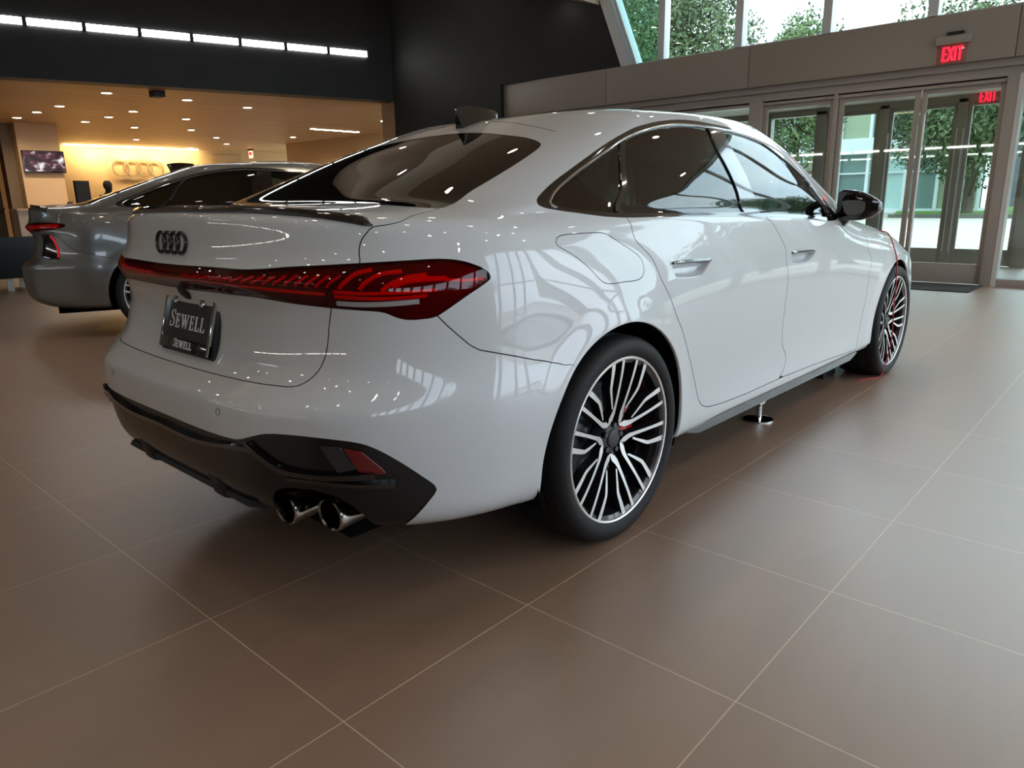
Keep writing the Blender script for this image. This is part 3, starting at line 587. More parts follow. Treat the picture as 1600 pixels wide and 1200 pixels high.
class Patch:
    def __init__(s, P, N, U, F): s.P, s.N, s.U, s.F = P, N, U, F
    def cut(s, d):
        """split along d = 0 -> (inside, outside)"""
        P, N, U = [list(map(np.array, x)) for x in (s.P, s.N, s.U)]
        sg = d < 0; fi = []; fo = []; mid = {}
        def cross(a, b):
            k = (a, b) if a < b else (b, a)
            if k not in mid:
                i, j = k; t = d[i] / (d[i] - d[j]); t = min(max(t, 1e-3), 1 - 1e-3)
                mid[k] = len(P); P.append(P[i] + (P[j]-P[i])*t); n = N[i] + (N[j]-N[i])*t; N.append(n / max(np.linalg.norm(n), 1e-9)); U.append(U[i] + (U[j]-U[i])*t)
            return mid[k]
        for f in s.F:
            q = [sg[i] for i in f]
            if all(q): fi.append(f); continue
            if not any(q): fo.append(f); continue
            a = []; b = []; n = len(f)
            for k in range(n):
                i, j = f[k], f[(k+1) % n]
                (a if sg[i] else b).append(i)
                if sg[i] != sg[j]:
                    c = cross(i, j); a.append(c); b.append(c)
            if len(a) > 2: fi.append(tuple(a))
            if len(b) > 2: fo.append(tuple(b))
        P, N, U = np.array(P), np.array(N), np.array(U)
        return Patch(P, N, U, fi).clean(), Patch(P, N, U, fo).clean()
    def clean(s):
        if not s.F: return Patch(s.P[:0], s.N[:0], s.U[:0], [])
        used = np.unique(np.concatenate([np.array(f) for f in s.F])); m = np.full(len(s.P), -1); m[used] = np.arange(len(used))
        return Patch(s.P[used], s.N[used], s.U[used], [tuple(m[list(f)]) for f in s.F])
    def boundary(s):
        cnt = {}
        for f in s.F:
            n = len(f)
            for k in range(n):
                a, b = f[k], f[(k+1) % n]; key = (a, b) if a < b else (b, a)
                if key in cnt: cnt[key] = None
                else: cnt[key] = (a, b)
        return [e for e in cnt.values() if e is not None]

def patch_obj(name, pats, m, parent, off=0.0, rim=0.010, rim_mat=None, mirror=False, kind=None, minv=0):
    """pats: list of (Patch, side) with side +1 (left) / -1 (right) -> one mesh, edges folded inwards by rim"""
    V = []; NN = []; F = []; MI = []
    for pt, side in pats:
        if not pt.F: continue
        Y = np.array([1, side, 1.0]); P = (pt.P - pt.N*off) * Y; N = pt.N * Y; b = len(V)
        V += P.tolist(); NN += N.tolist()
        for f in pt.F:
            g = tuple(b + i for i in f); F.append(g if side > 0 else g[::-1]); MI.append(0)
        if rim > 0:
            mp = {}
            for a, c in pt.boundary():
                if abs(pt.P[a][1]) < 1e-4 and abs(pt.P[c][1]) < 1e-4: continue
                e = (P[c] - P[a]); ln = np.linalg.norm(e)
                if ln < 1e-7: continue
                n = np.cross(e / ln, N[a]) * side
                q = len(V); V += [P[a].tolist(), P[c].tolist(), (P[c] - N[c]*rim).tolist(), (P[a] - N[a]*rim).tolist()]
                h = n * .8 + N[a] * .2; NN += [(n*.55 + N[a]*.83).tolist(), (n*.55 + N[c]*.83).tolist(), n.tolist(), n.tolist()]
                F.append((q, q+3, q+2, q+1) if side > 0 else (q, q+1, q+2, q+3))
                x_, y_, z_ = pt.P[a]; arch = y_ > .55 and min(math.hypot(x_, z_-.326), math.hypot(x_-2.894, z_-.326)) < .385
                MI.append(1 if rim_mat and not arch and z_ > .235 else 0)
    if not F: return None
    return mesh_obj(name, V, F, [m, rim_mat] if rim_mat else m, parent, normals=NN, mi=MI, kind=kind)

def ribbon(surf, uv, width, depth, side=1, raise_=0.0, n=None, taper=False, thick=0.003):
    """a flat bar following the surface, set 'depth' below it"""
    Q = crom([tuple(q) for q in uv], 0.12); P, N = surf.ev(Q[:, 0], Q[:, 1]); P = P - N*depth
    T = np.gradient(P, axis=0); T /= np.linalg.norm(T, axis=1, keepdims=True); B = np.cross(N, T)
    w = np.full(len(P), width/2)
    if taper: w = w * np.sin(np.linspace(.15, math.pi-.15, len(P)))**.5
    Y = np.array([1, side, 1.0])
    L = (P + B*w[:, None]) * Y; R_ = (P - B*w[:, None]) * Y; L2 = L - N*Y*thick; R2 = R_ - N*Y*thick
    V = np.concatenate([L, R_, R2, L2]).tolist(); k = len(P); F = []
    for i in range(k-1):
        for a in range(4):
            b = (a+1) % 4; F.append((a*k+i, a*k+i+1, b*k+i+1, b*k+i))
    F += [(0, k, 2*k, 3*k), (k-1, 4*k-1, 3*k-1, 2*k-1)]
    return V, F

def fine_patch(surf, poly, res=40):
    poly = np.asarray(poly); lo = poly.min(0) - .15; hi = poly.max(0) + .15
    U, V = np.meshgrid(np.linspace(lo[0], hi[0], res*2), np.linspace(lo[1], hi[1], res))
    P, N = surf.ev(U, V); h, w = U.shape; idx = np.arange(h*w).reshape(h, w)
    F = [tuple(x) for x in np.stack([idx[:-1, :-1], idx[1:, :-1], idx[1:, 1:], idx[:-1, 1:]], -1).reshape(-1, 4).tolist()]
    return Patch(P.reshape(-1, 3), N.reshape(-1, 3), np.stack([U.ravel(), V.ravel()], 1), F)
# ------------------------------------------------------------------ cars
def wheel(parent, x, side, zc=.326, name='wheel', red=True, R=.331, rr=.268, seg=96):
    """side -1: right.  local y points outwards"""
    w = bpy.data.objects.new(name, None)
    mb = MB()
    yo = 0.0   # outer rim lip plane
    # rim barrel (dark inside, bright lip)
    mb.lathe([(rr, 0), (rr-.004, .003), (rr-.009, .001), (rr-.0105, -.006)], seg, 'Y', m=1)
    mb.lathe([(rr-.0105, -.006), (rr-.022, -.012), (rr-.030, -.03), (rr-.038, -.10), (rr-.03, -.20), (rr-.004, -.235)], seg, 'Y', m=0)
    rim = mb.build(name, [M_GUN, M_MACH], parent, smooth=True)
    rim.location = (x, side*.918, zc)
    if side < 0: rim.scale = (1, -1, 1)
    # tyre
    t = MB()
    prof = [(rr-.004, -.004), (rr+.003, .004), (rr+.010, .0075), (rr+.022, .011), (rr+.034, .0105), (rr+.045, .006), (rr+.0545, -.002), (R-.004, -.012), (R-.001, -.020),
            (R, -.030), (R+.001, -.050), (R-.006, -.052), (R-.006, -.058), (R+.001, -.060), (R+.002, -.10), (R-.006, -.102), (R-.006, -.110), (R+.002, -.112), (R+.002, -.155), (R-.006, -.157),
            (R-.006, -.165), (R+.001, -.167), (R, -.215), (R-.006, -.235), (rr+.04, -.252), (rr+.01, -.25), (rr-.004, -.24)]
    t.lathe(prof, seg, 'Y')
    t.build('tire', M_RUB, rim, smooth=True)
    # raised ring on the sidewall
    # brake disc, hub
    d = MB(); d.lathe([(.0, -.085), (.062, -.085), (.064, -.095), (.085, -.096), (.172, -.096), (.175, -.10), (.172, -.125), (.06, -.125)], 64, 'Y')
    d.build('brake_disc', M_DISC, rim, smooth=True)
    b = MB(); b.lathe([(.0, -.20), (.19, -.20), (.232, -.17)], 48, 'Y'); b.build('wheel_backplate', M_VOID, rim, smooth=True)
    c = MB(); a0, a1 = (-.30, .48); n = 12
    ring_ = []
    for k in range(n+1):
        a = a0 + (a1-a0)*k/n
        rin = .095 + .02*abs(2*k/n-1)**3; rout = .178 - .02*abs(2*k/n-1)**3
        ring_.append([(rin*math.cos(a), -.080, rin*math.sin(a)), (rout*math.cos(a), -.078, rout*math.sin(a)), (rout*math.cos(a), -.15, rout*math.sin(a)), (rin*math.cos(a), -.15, rin*math.sin(a))])
    V = [q for r_ in ring_ for q in r_]; F = []
    for k in range(n):
        for q in range(4): F.append((4*k+q, 4*k+(q+1) % 4, 4*k+4+(q+1) % 4, 4*k+4+q))
    F += [(0, 1, 2, 3), tuple(4*n+q for q in (3, 2, 1, 0))]
    c.add(V, F); c.build('brake_caliper', M_RED if red else M_GUN, rim, bevel=.004)
    # spokes
    def ydep(r): return -.004 - .040 * (1 - min(r, rr)/rr)**1.5 * 1.15
    def spoke(pts, phi):
        # pts: (along, across, half width) in the frame of the V axis at angle phi
        A = np.array(pts, float); tt = np.linspace(0, len(A)-1, 4*(len(A)-1)+1)
        Q = np.stack([np.interp(tt, range(len(A)), A[:, k]) for k in range(3)], 1)
        # soften the bends
        Q[1:-1, :2] = Q[1:-1, :2]*.7 + (Q[:-2, :2] + Q[2:, :2])*.15
        T = np.gradient(Q[:, :2], axis=0); T /= np.linalg.norm(T, axis=1, keepdims=True); B = np.stack([-T[:, 1], T[:, 0]], 1)
        ca, sa = math.cos(phi), math.sin(phi); V = []; F = []; mi = []
        for (a, w_, hw), bb in zip(Q, B):
            hw = hw*1.06
            r = math.hypot(a, w_); y = ydep(r)
            for k, (s_, dy, ex) in enumerate(((-1, 0, 0), (1, 0, 0), (1, -.004, .0012), (1, -.030, .004), (-1, -.030, .004), (-1, -.004, .0012))):
                px = a + bb[0]*s_*(hw+ex); pw = w_ + bb[1]*s_*(hw+ex)
                V.append((px*ca - pw*sa, y+dy, px*sa + pw*ca))
        k = len(Q)
        for i in range(k-1):
            for q in range(6): F.append((6*i+q, 6*i+(q+1) % 6, 6*i+6+(q+1) % 6, 6*i+6+q)); mi.append(1 if q == 0 else 0)
        F += [tuple(range(6)), tuple(6*(k-1)+q for q in range(6))[::-1]]; mi += [0, 0]
        m = MB(); m.v = V; m.f = F; m.m = mi
        return m.build('spoke', [M_GUN, M_MACH], rim, smooth=True, angle=30)
    for k in range(5):
        phi = math.radians(44 + 72*k) if side < 0 else math.radians(44 + 72*k)
        for s_ in (1, -1):
            spoke([(.052, .001*s_, .003), (.066, .014*s_, .0095), (.080, .030*s_, .0080), (.098, .0425*s_, .0058), (.165, .082*s_, .0050), (.230, .120*s_, .0060)], phi)
            spoke([(.100, .0275*s_, .0028), (.140, .030*s_, .0045), (.178, .0330*s_, .0060), (.250, .071*s_, .0085)], phi)
    h = MB(); h.lathe([(0, -.030), (.024, -.030), (.029, -.032), (.031, -.037), (.046, -.040), (.054, -.050), (.058, -.08)], 40, 'Y'); h.build('hub_cap', mat('hub cap grey', (.03, .031, .033), .4), rim, smooth=True)
    for k in range(5):
        a = math.radians(80 + 72*k)
        m = MB(); m.lathe([(0, 0), (.0085, 0), (.010, -.003), (.010, -.02)], 12, 'Y', o=(.0435*math.cos(a), -.032, .0435*math.sin(a))); m.build('wheel_bolt', M_GUN, rim, smooth=True)
    return rim

def serif_letters(mb, text, h, pos, big=1.0, gap=.10, st=.16, th=.0012):
    """upright serif capitals in the xz plane (x to the right), bottom-left at pos; first letter scaled by big"""
    x, y, z = pos; x0 = x
    for n, ch in enumerate(text):
        H = h * (big if n == 0 else 1.0); s = st * H; t = .075 * H
        def q(P): mb.prism([(x + a*H, z + b*H) for a, b in P], y - th, y, axis='Y')
        if ch == 'L':
            q([(.0, 0), (.62, 0), (.64, .27), (.59, .27), (.53, .08), (.08+.17, .08), (.25, .93), (.35, .96), (.35, 1), (0, 1), (0, .96), (.09, .93), (.09, .07), (0, .04)]); w = .66
        elif ch == 'E':
            q([(0, 0), (.64, 0), (.67, .27), (.62, .27), (.55, .08), (.26, .08), (.26, .47), (.44, .47), (.47, .36), (.51, .36), (.51, .68), (.47, .68), (.44, .56), (.26, .56), (.26, .92), (.52, .92), (.58, .76), (.63, .76), (.61, 1), (0, 1), (0, .96), (.10, .93), (.10, .07), (0, .04)]); w = .70
        elif ch == 'W':
            q([(0, 1), (0, .96), (.08, .93), (.36, 0), (.42, 0), (.60, .62), (.80, 0), (.86, 0), (1.12, .93), (1.20, .96), (1.20, 1), (.94, 1), (.94, .96), (1.04, .93), (.87, .30), (.68, .93), (.76, .96), (.76, 1), (.44, 1), (.44, .96), (.52, .93), (.55, .80), (.43, .33), (.24, .93), (.33, .96), (.33, 1)]); w = 1.22
        elif ch == 'S':
            C = [(.52, .80), (.46, .90), (.34, .955), (.20, .93), (.12, .82), (.13, .70), (.25, .59), (.40, .49), (.50, .37), (.50, .20), (.41, .08), (.28, .035), (.14, .07), (.06, .20)]
            W = [.035, .04, .05, .07, .085, .095, .11, .12, .10, .085, .06, .05, .04, .035]
            C2 = crom(C, .05); ws = np.interp(np.linspace(0, 1, len(C2)), np.linspace(0, 1, len(W)), W)
            T = np.gradient(C2, axis=0); T /= np.linalg.norm(T, axis=1, keepdims=True); B = np.stack([-T[:, 1], T[:, 0]], 1)
            for i in range(len(C2)-1):
                a, b = C2[i], C2[i+1]; A0, A1 = a + B[i]*ws[i]*.5, a - B[i]*ws[i]*.5; B0, B1 = b + B[i+1]*ws[i+1]*.5, b - B[i+1]*ws[i+1]*.5
                q([tuple(A0), tuple(A1), tuple(B1), tuple(B0)])
            q([(.52, .70), (.56, .70), (.56, 1), (.52, 1)]); q([(.03, 0), (.07, 0), (.07, .32), (.03, .32)]); w = .58
        elif ch == '5':
            q([(.05, 1), (.5, 1), (.5, .85), (.2, .85), (.18, .62), (.4, .62), (.55, .45), (.55, .15), (.4, 0), (.05, 0), (.05, .14), (.3, .14), (.38, .22), (.38, .4), (.3, .48), (.02, .48)]); w = .6
        x += (w + gap) * H
    return x - x0

def car(loc, rz, F, paint, white=True, det=(8, 6), name='car', label='', cat='car', group=None, under=True):
    S = Surf(); NC, NR = S.nc, S.nr
    root = empty(name, loc, rz, label, cat, group)
    P, N, us, vs = S.grid(*det); nv, nu, _ = P.shape
    for xc in (0.0, 2.894):          # flared band round each wheel opening
        dx_, dz_ = P[..., 0]-xc, P[..., 2]-.326; r_ = np.hypot(dx_, dz_); t_ = np.clip((r_-.372)/.095, 0, 1); am = .007
        k_ = (P[..., 1] > .6) & (t_ < 1) & (P[..., 2] > .24)
        g_ = np.where(k_, am*6*t_*(1-t_)/.095, 0); rr_ = np.maximum(r_, .1)
        P = P + N * np.where(k_, am*(1-t_*t_*(3-2*t_)), 0)[..., None]
        N = N + np.stack([g_*dx_/rr_, 0*g_, g_*dz_/rr_], -1); N /= np.linalg.norm(N, axis=-1, keepdims=True)
    U, V = np.meshgrid(us, vs); idx = np.arange(nv*nu).reshape(nv, nu)
    FF = [tuple(x) for x in np.stack([idx[:-1, :-1], idx[1:, :-1], idx[1:, 1:], idx[:-1, 1:]], -1).reshape(-1, 4).tolist()]
    base = Patch(P.reshape(-1, 3), N.reshape(-1, 3), np.stack([U.ravel(), V.ravel()], 1), FF)
    # wheel arches
    for xc, r in ((0.0, .376), (2.894, .366)):
        d = np.hypot(base.P[:, 0]-xc, base.P[:, 2]-.326) - r
        d = np.where(base.P[:, 1] > .55, d, .3)
        base = base.cut(d)[1]
    C = {k: crom([tuple(p) for p in v]) for k, v in F.items() if len(v) > 1}
    def sub(pt, poly, gap):
        if not pt.F: return pt, pt
        d = sdf(pt, S, poly)
        if gap == 0: return pt.cut(d)
        return pt.cut(d + gap)[0], pt.cut(d - gap)[1]
    both = lambda p: [(p, 1), (p, -1)]
    if 'exhaust' in F:
        base = sub(base, [tuple(q) for q in F['exhaust']], 0)[1]
    # glass areas
    dlo, rest = sub(base, C['dlo'], 0)
    gq, tr = sub(dlo, C['glassq'], 0); gr, tr = sub(tr, C['glassr'], 0); gf, tr = sub(tr, C['glassf'], 0)
    ws = [(33.0, 19.4), (39, 19.0), (39, 25.5), (33.4, 25.4), (32.9, 24.0), (32.75, 21.5)]
    rgp = [(-1, F['rearglass'][0][1] + .02)] + [tuple(p) for p in F['rearglass']] + [(-1, F['rearglass'][-1][1] + .05)]
    rg = crom(rgp[:6] + [rgp[5]] + rgp[6:])
    gb, rest = sub(rest, rg, .0006); gw, rest = sub(rest, ws, .001)
    u0, u1 = 13.0, 27.0
    sroof = crom([(u0, NR+.5), (u0, 28.6), (u0, 28.6), (u1, 28.6), (u1, 28.6), (u1, NR+.5)])
    sr, rest = sub(rest, sroof, .001)
    under_p = rest
    patch_obj('window_trim', both(tr), M_BLKG, root, rim=.007, off=-.001)
    def glass_pair(nm, pt, m, off=.0055):
        for s_ in (1, -1): patch_obj(nm, [(pt, s_)], m, root, off=off, rim=0)
    glass_pair('quarter_window', gq, M_GLS); glass_pair('rear_side_window', gr, M_GLS); glass_pair('front_side_window', gf, M_GLSF)
    patch_obj('rear_window', both(gb), M_GLSR, root, off=.001, rim=0); patch_obj('windshield', both(gw), M_GLSF, root, off=.002, rim=0)
    patch_obj('sunroof', both(sr), M_TEAL, root, off=.001, rim=0)
    # bright bead round the side glass
    if True:
        for s_ in (1, -1):
            Q = crom([tuple(q) for q in F['bead']]); PP, NN = S.ev(Q[:, 0], Q[:, 1]); PP = (PP + NN*.001) * np.array([1, s_, 1])
            mb = MB(); mb.tube(PP.tolist(), .0036, 6); mb.build('window_bead', M_DCHR, root, smooth=True)
    # lamps
    G = .0015
    if 'light' in F:
        L, rest = sub(rest, C['light'], .0008)
        if 'light_seam_poly' in F:
            Lc, Lo = sub(L, C['light_seam_poly'], .0012)
            patch_obj('light_bar', both(Lc), M_LENS, root, rim=.008, rim_mat=M_LDRK)
        else: Lo = L
        for s_ in (1, -1): patch_obj('tail_light', [(Lo, s_)], M_LENS, root, rim=.008, rim_mat=M_LDRK)
        patch_obj('lamp_housing', both(L), M_LDRK, root, off=.0115, rim=0)
    if 'lid' in F:
        lid, rest = sub(rest, C['lid'], G); patch_obj('trunk_lid', both(lid), paint, root, rim_mat=M_BLK)
    parts = {}
    if 'vent' in F:
        vn, rest = sub(rest, C['vent'], .001)
        for s_ in (1, -1): patch_obj('bumper_vent', [(vn, s_)], M_BLKG, root, off=.006, rim=0)
    bm_, rest = sub(rest, F['bumper'], G)
    if 'black' in F:
        bk, bm_ = sub(bm_, C['black'], .0006); patch_obj('diffuser', both(bk), mat('diffuser black', (.004, .004, .0045), .22, spec=.35, coat=.35, coat_rough=.06), root, off=.004, rim=.012)
    patch_obj('bumper', both(bm_), paint, root, rim_mat=M_BLK)
    fuf, _x = sub(rest, C['fuel'], -G*.8); fu, rest = sub(rest, C['fuel'], G*.8)
    patch_obj('fuel_flap', [(fu, -1)], paint, root, rim_mat=M_BLK)
    rd, rest = sub(rest, C['rdoor'], G); fd, rest = sub(rest, C['fdoor'], G)
    hs = {}
    for nm, pt, hk in (('rear_door', rd, 'handle_r'), ('front_door', fd, 'handle_f')):
        cup = None
        if hk in F and white:
            _, pt = sub(pt, C[hk], 0); _, under_p = sub(under_p, C[hk], -.006)
        for s_ in (1, -1):
            o = patch_obj(nm, [(pt, s_)], paint, root, rim_mat=M_BLK)
            if hk in F and white:
                fp = fine_patch(S, C[hk]); d = sdf(fp, S, C[hk]); fp2 = fp.cut(d)[0]; d2 = -sdf(fp2, S, C[hk])
                k = np.clip(d2 / .020, 0, 1); k = k*k*(3-2*k); dep = .028*k
                fp2.P = fp2.P - fp2.N*dep[:, None]
                V = fp2.P * np.array([1, s_, 1]); FF2 = [f if s_ > 0 else f[::-1] for f in fp2.F]
                h = mesh_obj('door_handle_recess', V, FF2, paint, o, smooth=True)
                mb = MB(); bar = F[hk[0] + hk[-2:].replace('_', '') + '_bar'] if False else F['h' + hk[-1] + '_bar']
                Q = crom([tuple(q) for q in bar]); PP, NN = S.ev(Q[:, 0], Q[:, 1]); PP = (PP + NN*.004) * np.array([1, s_, 1])
                mb.tube(PP.tolist(), [.005] + [.0072]*(len(PP)-2) + [.005], 8); mb.build('door_handle', M_BLKG, o, smooth=True)
    if 'skirt' in F:
        sk, rest = sub(rest, C['skirt'], .0006)
        for s_ in (1, -1): patch_obj('side_skirt', [(sk, s_)], M_BLKG, root, off=.003, rim=.01)
    patch_obj('body_shell', both(rest) + [(fuf, 1)], paint, root, rim=.010, rim_mat=M_BLK)
    # black structure under the panels
    patch_obj('inner_structure', both(under_p), M_BLK, root, off=.013, rim=0)
    # underbody and wheel wells
    mb = MB()
    mb.bb(-.78, 3.3, -.56, .56, .17, .30); mb.bb(.42, 2.48, -.80, .80, .17, .30)
    mb.build('underbody', M_VOID, root)
    for xc in (0.0, 2.894):
        for s_ in (1, -1):
            mb = MB(); a0, a1 = math.radians(-18), math.radians(198)
            r = .384 if xc == 0 else .374
            mb.lathe([(r, s_*.895), (r+.012, s_*.80), (r+.012, s_*.58), (0, s_*.58)], 40, 'Y', o=(xc, 0, .326), arc=(a0, a1)); mb.build('wheel_well', M_VOID, root, smooth=True)
    for xc in (0.0, 2.894):
        for s_ in (-1, 1): wheel(root, xc, s_)
    if under:
        # cabin
        def seat(x, y, w=.50):
            mb = MB(); mb.bb(x-.05, x+.48, y-w/2, y+w/2, .42, .56); s0 = MB()
            mb.prism([(x-.02, .50), (x+.10, .50), (x-.10, 1.02), (x-.20, 1.0)], y-w/2, y+w/2, axis='Y')
            o = mb.build('seat', M_SEAT, root, bevel=.035)
            h = MB(); h.prism([(x-.13, 1.03), (x-.03, 1.04), (x-.06, 1.22), (x-.16, 1.20)], y-.13, y+.13, axis='Y'); h.build('headrest', M_SEAT, o, bevel=.03)
            for e in (-.06, .06):
                q = MB(); q.tube([(x-.10, y+e, 1.0), (x-.09, y+e, 1.06)], .006, 6); q.build('headrest_post', M_DCHR, o)
        for y in (-.38, .38): seat(1.20, y)
        for y in (-.38, 0, .38): seat(.28, y, .44)
        mb = MB(); mb.prism([(1.95, .6), (2.3, .6), (2.35, .93), (1.98, .965), (1.86, .88), (1.86, .7)], -.72, .72, axis='Y'); mb.build('dashboard', M_SEAT, root, bevel=.03)
        mb = MB(); mb.lathe([(.185 + .014*math.cos(a), .014*math.sin(a)) for a in np.linspace(0, 2*math.pi, 9)[:-1]], 40, 'X', closed=True); mb.box((0, 0, 0), (.03, .36, .05)); mb.box((.01, 0, 0), (.04, .12, .12))
        sw = mb.build('steering_wheel', M_BLK, root, smooth=True); sw.location = (1.70, .38, .88); sw.rotation_euler = (0, -.4, 0)
        mb = MB(); mb.bb(.2, 2.2, -.66, .66, .30, .40); mb.bb(-.30, .1, -.62, .62, .9, .98); mb.build('cabin_floor', M_SEAT, root)
    return root, S

def at(S, u, v, side=1):
    P, N = S.ev(u, v); Y = np.array([1, side, 1.0]); return P*Y, N*Y

def frame_at(P, N, off=0.0):
    """matrix: local -y outwards from the rear face, x to the right seen from behind, z up"""
    n = Vector(N).normalized(); y = -n; z = Vector((0, 0, 1)); z = (z - y*z.dot(y)).normalized(); x = y.cross(z)
    p = Vector(P) + n*off
    return Matrix(((x.x, y.x, z.x, p.x), (x.y, y.y, z.y, p.y), (x.z, y.z, z.z, p.z), (0, 0, 0, 1)))

def find_v(S, z, u=0.0, lo=0, hi=18):
    vv = np.linspace(lo, hi, 2000); P, N = S.ev(np.full(2000, u), vv); k = np.abs(P[:, 2]-z).argmin(); return vv[k]

def rings_emblem(parent, M, R=.0338, sp=.0432, t=.0054, m=None):
    mb = MB()
    for k in range(4):
        x = (k-1.5)*sp
        V = []; n1, n2 = 48, 8
        for i in range(n1):
            a = 2*math.pi*i/n1
            for j in range(n2):
                b = 2*math.pi*j/n2; r = R - t + t*math.cos(b)
                V.append((x + r*math.cos(a), -.004 - .004*math.sin(b), r*math.sin(a)))
        F = [(i*n2+j, i*n2+(j+1) % n2, ((i+1) % n1)*n2+(j+1) % n2, ((i+1) % n1)*n2+j) for i in range(n1) for j in range(n2)]
        mb.add(V, F)
    o = mb.build('rings_emblem', m or mat('emblem black', (.006, .006, .007), .22), parent, smooth=True); o.matrix_local = M
    return o
ord_ = ['first', 'second', 'third', 'fourth', 'fifth', 'sixth', 'seventh', 'eighth']
t0_ = 6.942
for k in range(8):
    a = t0_ - .785*k; b = a - .755
    A, B = lpt(a), lpt(b); ang = math.atan2(*( (B-A)[::-1])); c = (A+B)/2 - np.array([0, .0]); nb = np.array([-LD[1], LD[0]]); nb = nb if nb[1] < 0 else -nb
    c = c + nb*.012
    root = empty('strip_light', (c[0], c[1], 3.805), ang, '%s white strip light from the left on the black wall' % ord_[k], 'wall light', 'row of strip lights on the black wall')
    m = MB(); m.bb(-.368, .358, -.012, .0, -.050, .050); m.build('lamp_tube', M_TUBE, root)
    m = MB(); m.bb(.358, .390, -.03, .004, -.060, .060); m.build('end_cap', M_BLK, root)
    m = MB(); m.bb(-.392, -.368, -.03, .004, -.060, .060); m.build('end_cap', M_BLK, root)

# the same strip lights run along the back wall behind the camera (mirrored in the door glass and the rear bumper)
back_proto = root
for k in range(14):
    c_ = copy_tree(back_proto); c_.location = (-8.985, -.3 + .94*k, 2.50); c_.rotation_euler = (0, 0, math.pi/2); c_.scale = (1.12, 1, .65)
    c_['label'] = 'white strip light on the back wall of the showroom'; c_['group'] = 'row of strip lights on the back wall'

# ---- office behind the opening
OZ = 3.0
mb = MB(); mb.prism([(-9.2, 14.8), (8.0, 10.05), (13, 9.0), (16, 24.6), (-9.2, 24.6)], OZ, OZ+.1); struct(mb.build('ceiling_office', M_WOODC))
mb = MB(); mb.bb(-2, 16, 24.25, 24.4, 0, OZ); struct(mb.build('wall_office_back', mat('sand wall', (.62, .44, .22), .7)))
mb = MB(); mb.bb(11.8, 12.0, 10.2, 20.3, 0, OZ-.32); mb.bb(11.8, 12.0, 10.2, 20.3, OZ-.32, OZ); struct(mb.build('wall_office_right', mat('office side wall', (.40, .30, .19), .7)))
mb = MB(); mb.bb(-2.2, -2, 13, 24.4, 0, OZ); struct(mb.build('wall_office_left', mat('dark partition', (.02, .02, .016), .6)))
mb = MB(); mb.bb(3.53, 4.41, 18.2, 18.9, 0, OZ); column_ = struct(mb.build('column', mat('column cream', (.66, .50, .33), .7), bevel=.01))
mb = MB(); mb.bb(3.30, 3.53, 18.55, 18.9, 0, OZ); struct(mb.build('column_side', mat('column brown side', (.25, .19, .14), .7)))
mb = MB(); mb.bb(1.2, 3.28, 19.2, 19.6, 0, 2.4); mb.bb(1.2, 3.28, 19.1, 19.2, 1.05, 1.09); struct(mb.build('wall_partition', mat('dark partition', (.02, .02, .016), .6)))
mb = MB(); mb.bb(11.15, 12.25, 24.19, 24.245, 0, 2.86); tag(mb.build('wardrobe_door', mat('sand wall panel', (.50, .35, .18), .6), bevel=.01), 'plain sand coloured door panel in the far office wall right of the rings emblem', 'door panel')
# cove light over the emblem wall
mb = MB(); mb.bb(6.3, 10.6, 24.05, 24.10, 2.955, 2.985); tag(mb.build('cove_light', mat('cove glow', (1, .8, .4), .5, emit=(1, .72, .32), es=12)), 'warm cove light along the ceiling above the wall with the rings emblem', 'light')
area('cove wash', (8.5, 23.85, 2.93), (4.2, .15), 55, (1, .76, .42), (math.radians(35), 0, 0))
# four rings on the wall
root = empty('rings_wall_sign', (8.52, 24.22, 2.31), 0, 'large four ring emblem standing off the warmly lit office wall', 'wall sign')
for k in range(4):
    m = MB(); m.lathe([(.235, -.02), (.280, -.02), (.280, -.06), (.235, -.06)], 40, 'Y', closed=True)
    o = m.build('emblem_ring', mat('champagne metal', (.50, .38, .22), .35, .6), root); o.location = ((k-1.5)*.37, -.004*k, 0)
# television on the column
root = empty('wall_television', (4.0, 18.1, 2.13), 0, 'wall mounted television with a dark red picture on the cream column', 'television')
m = MB(); m.bb(-.44, .44, 0, .08, -.25, .25); m.build('television_frame', M_BLKG, root, bevel=.006)
scr = mat('television picture', (.02, .01, .012), .2)
nt_ = scr.node_tree; b_ = nt_.nodes['Principled BSDF']; tc_ = nt_.nodes.new('ShaderNodeTexCoord'); mp_ = nt_.nodes.new('ShaderNodeMapping'); mp_.inputs['Scale'].default_value = (6, 1, 9)
vz = nt_.nodes.new('ShaderNodeTexNoise'); vz.inputs['Scale'].default_value = .75; cr_ = nt_.nodes.new('ShaderNodeValToRGB')
for e_, c_ in zip((cr_.color_ramp.elements[0], cr_.color_ramp.elements[1], cr_.color_ramp.elements.new(.55)), ((.012, .008, .012, 1), (.35, .32, .42, 1), (.10, .03, .045, 1))): e_.color = c_
cr_.color_ramp.elements[0].position = .42; cr_.color_ramp.elements[-1].position = .72
nt_.links.new(tc_.outputs['Object'], mp_.inputs['Vector']); nt_.links.new(mp_.outputs[0], vz.inputs['Vector']); nt_.links.new(vz.outputs['Fac'], cr_.inputs['Fac']); nt_.links.new(cr_.outputs['Color'], b_.inputs['Emission Color']); b_.inputs['Emission Strength'].default_value = .8
m = MB(); m.bb(-.42, .42, -.004, 0, -.22, .235); m.build('screen', scr, root)
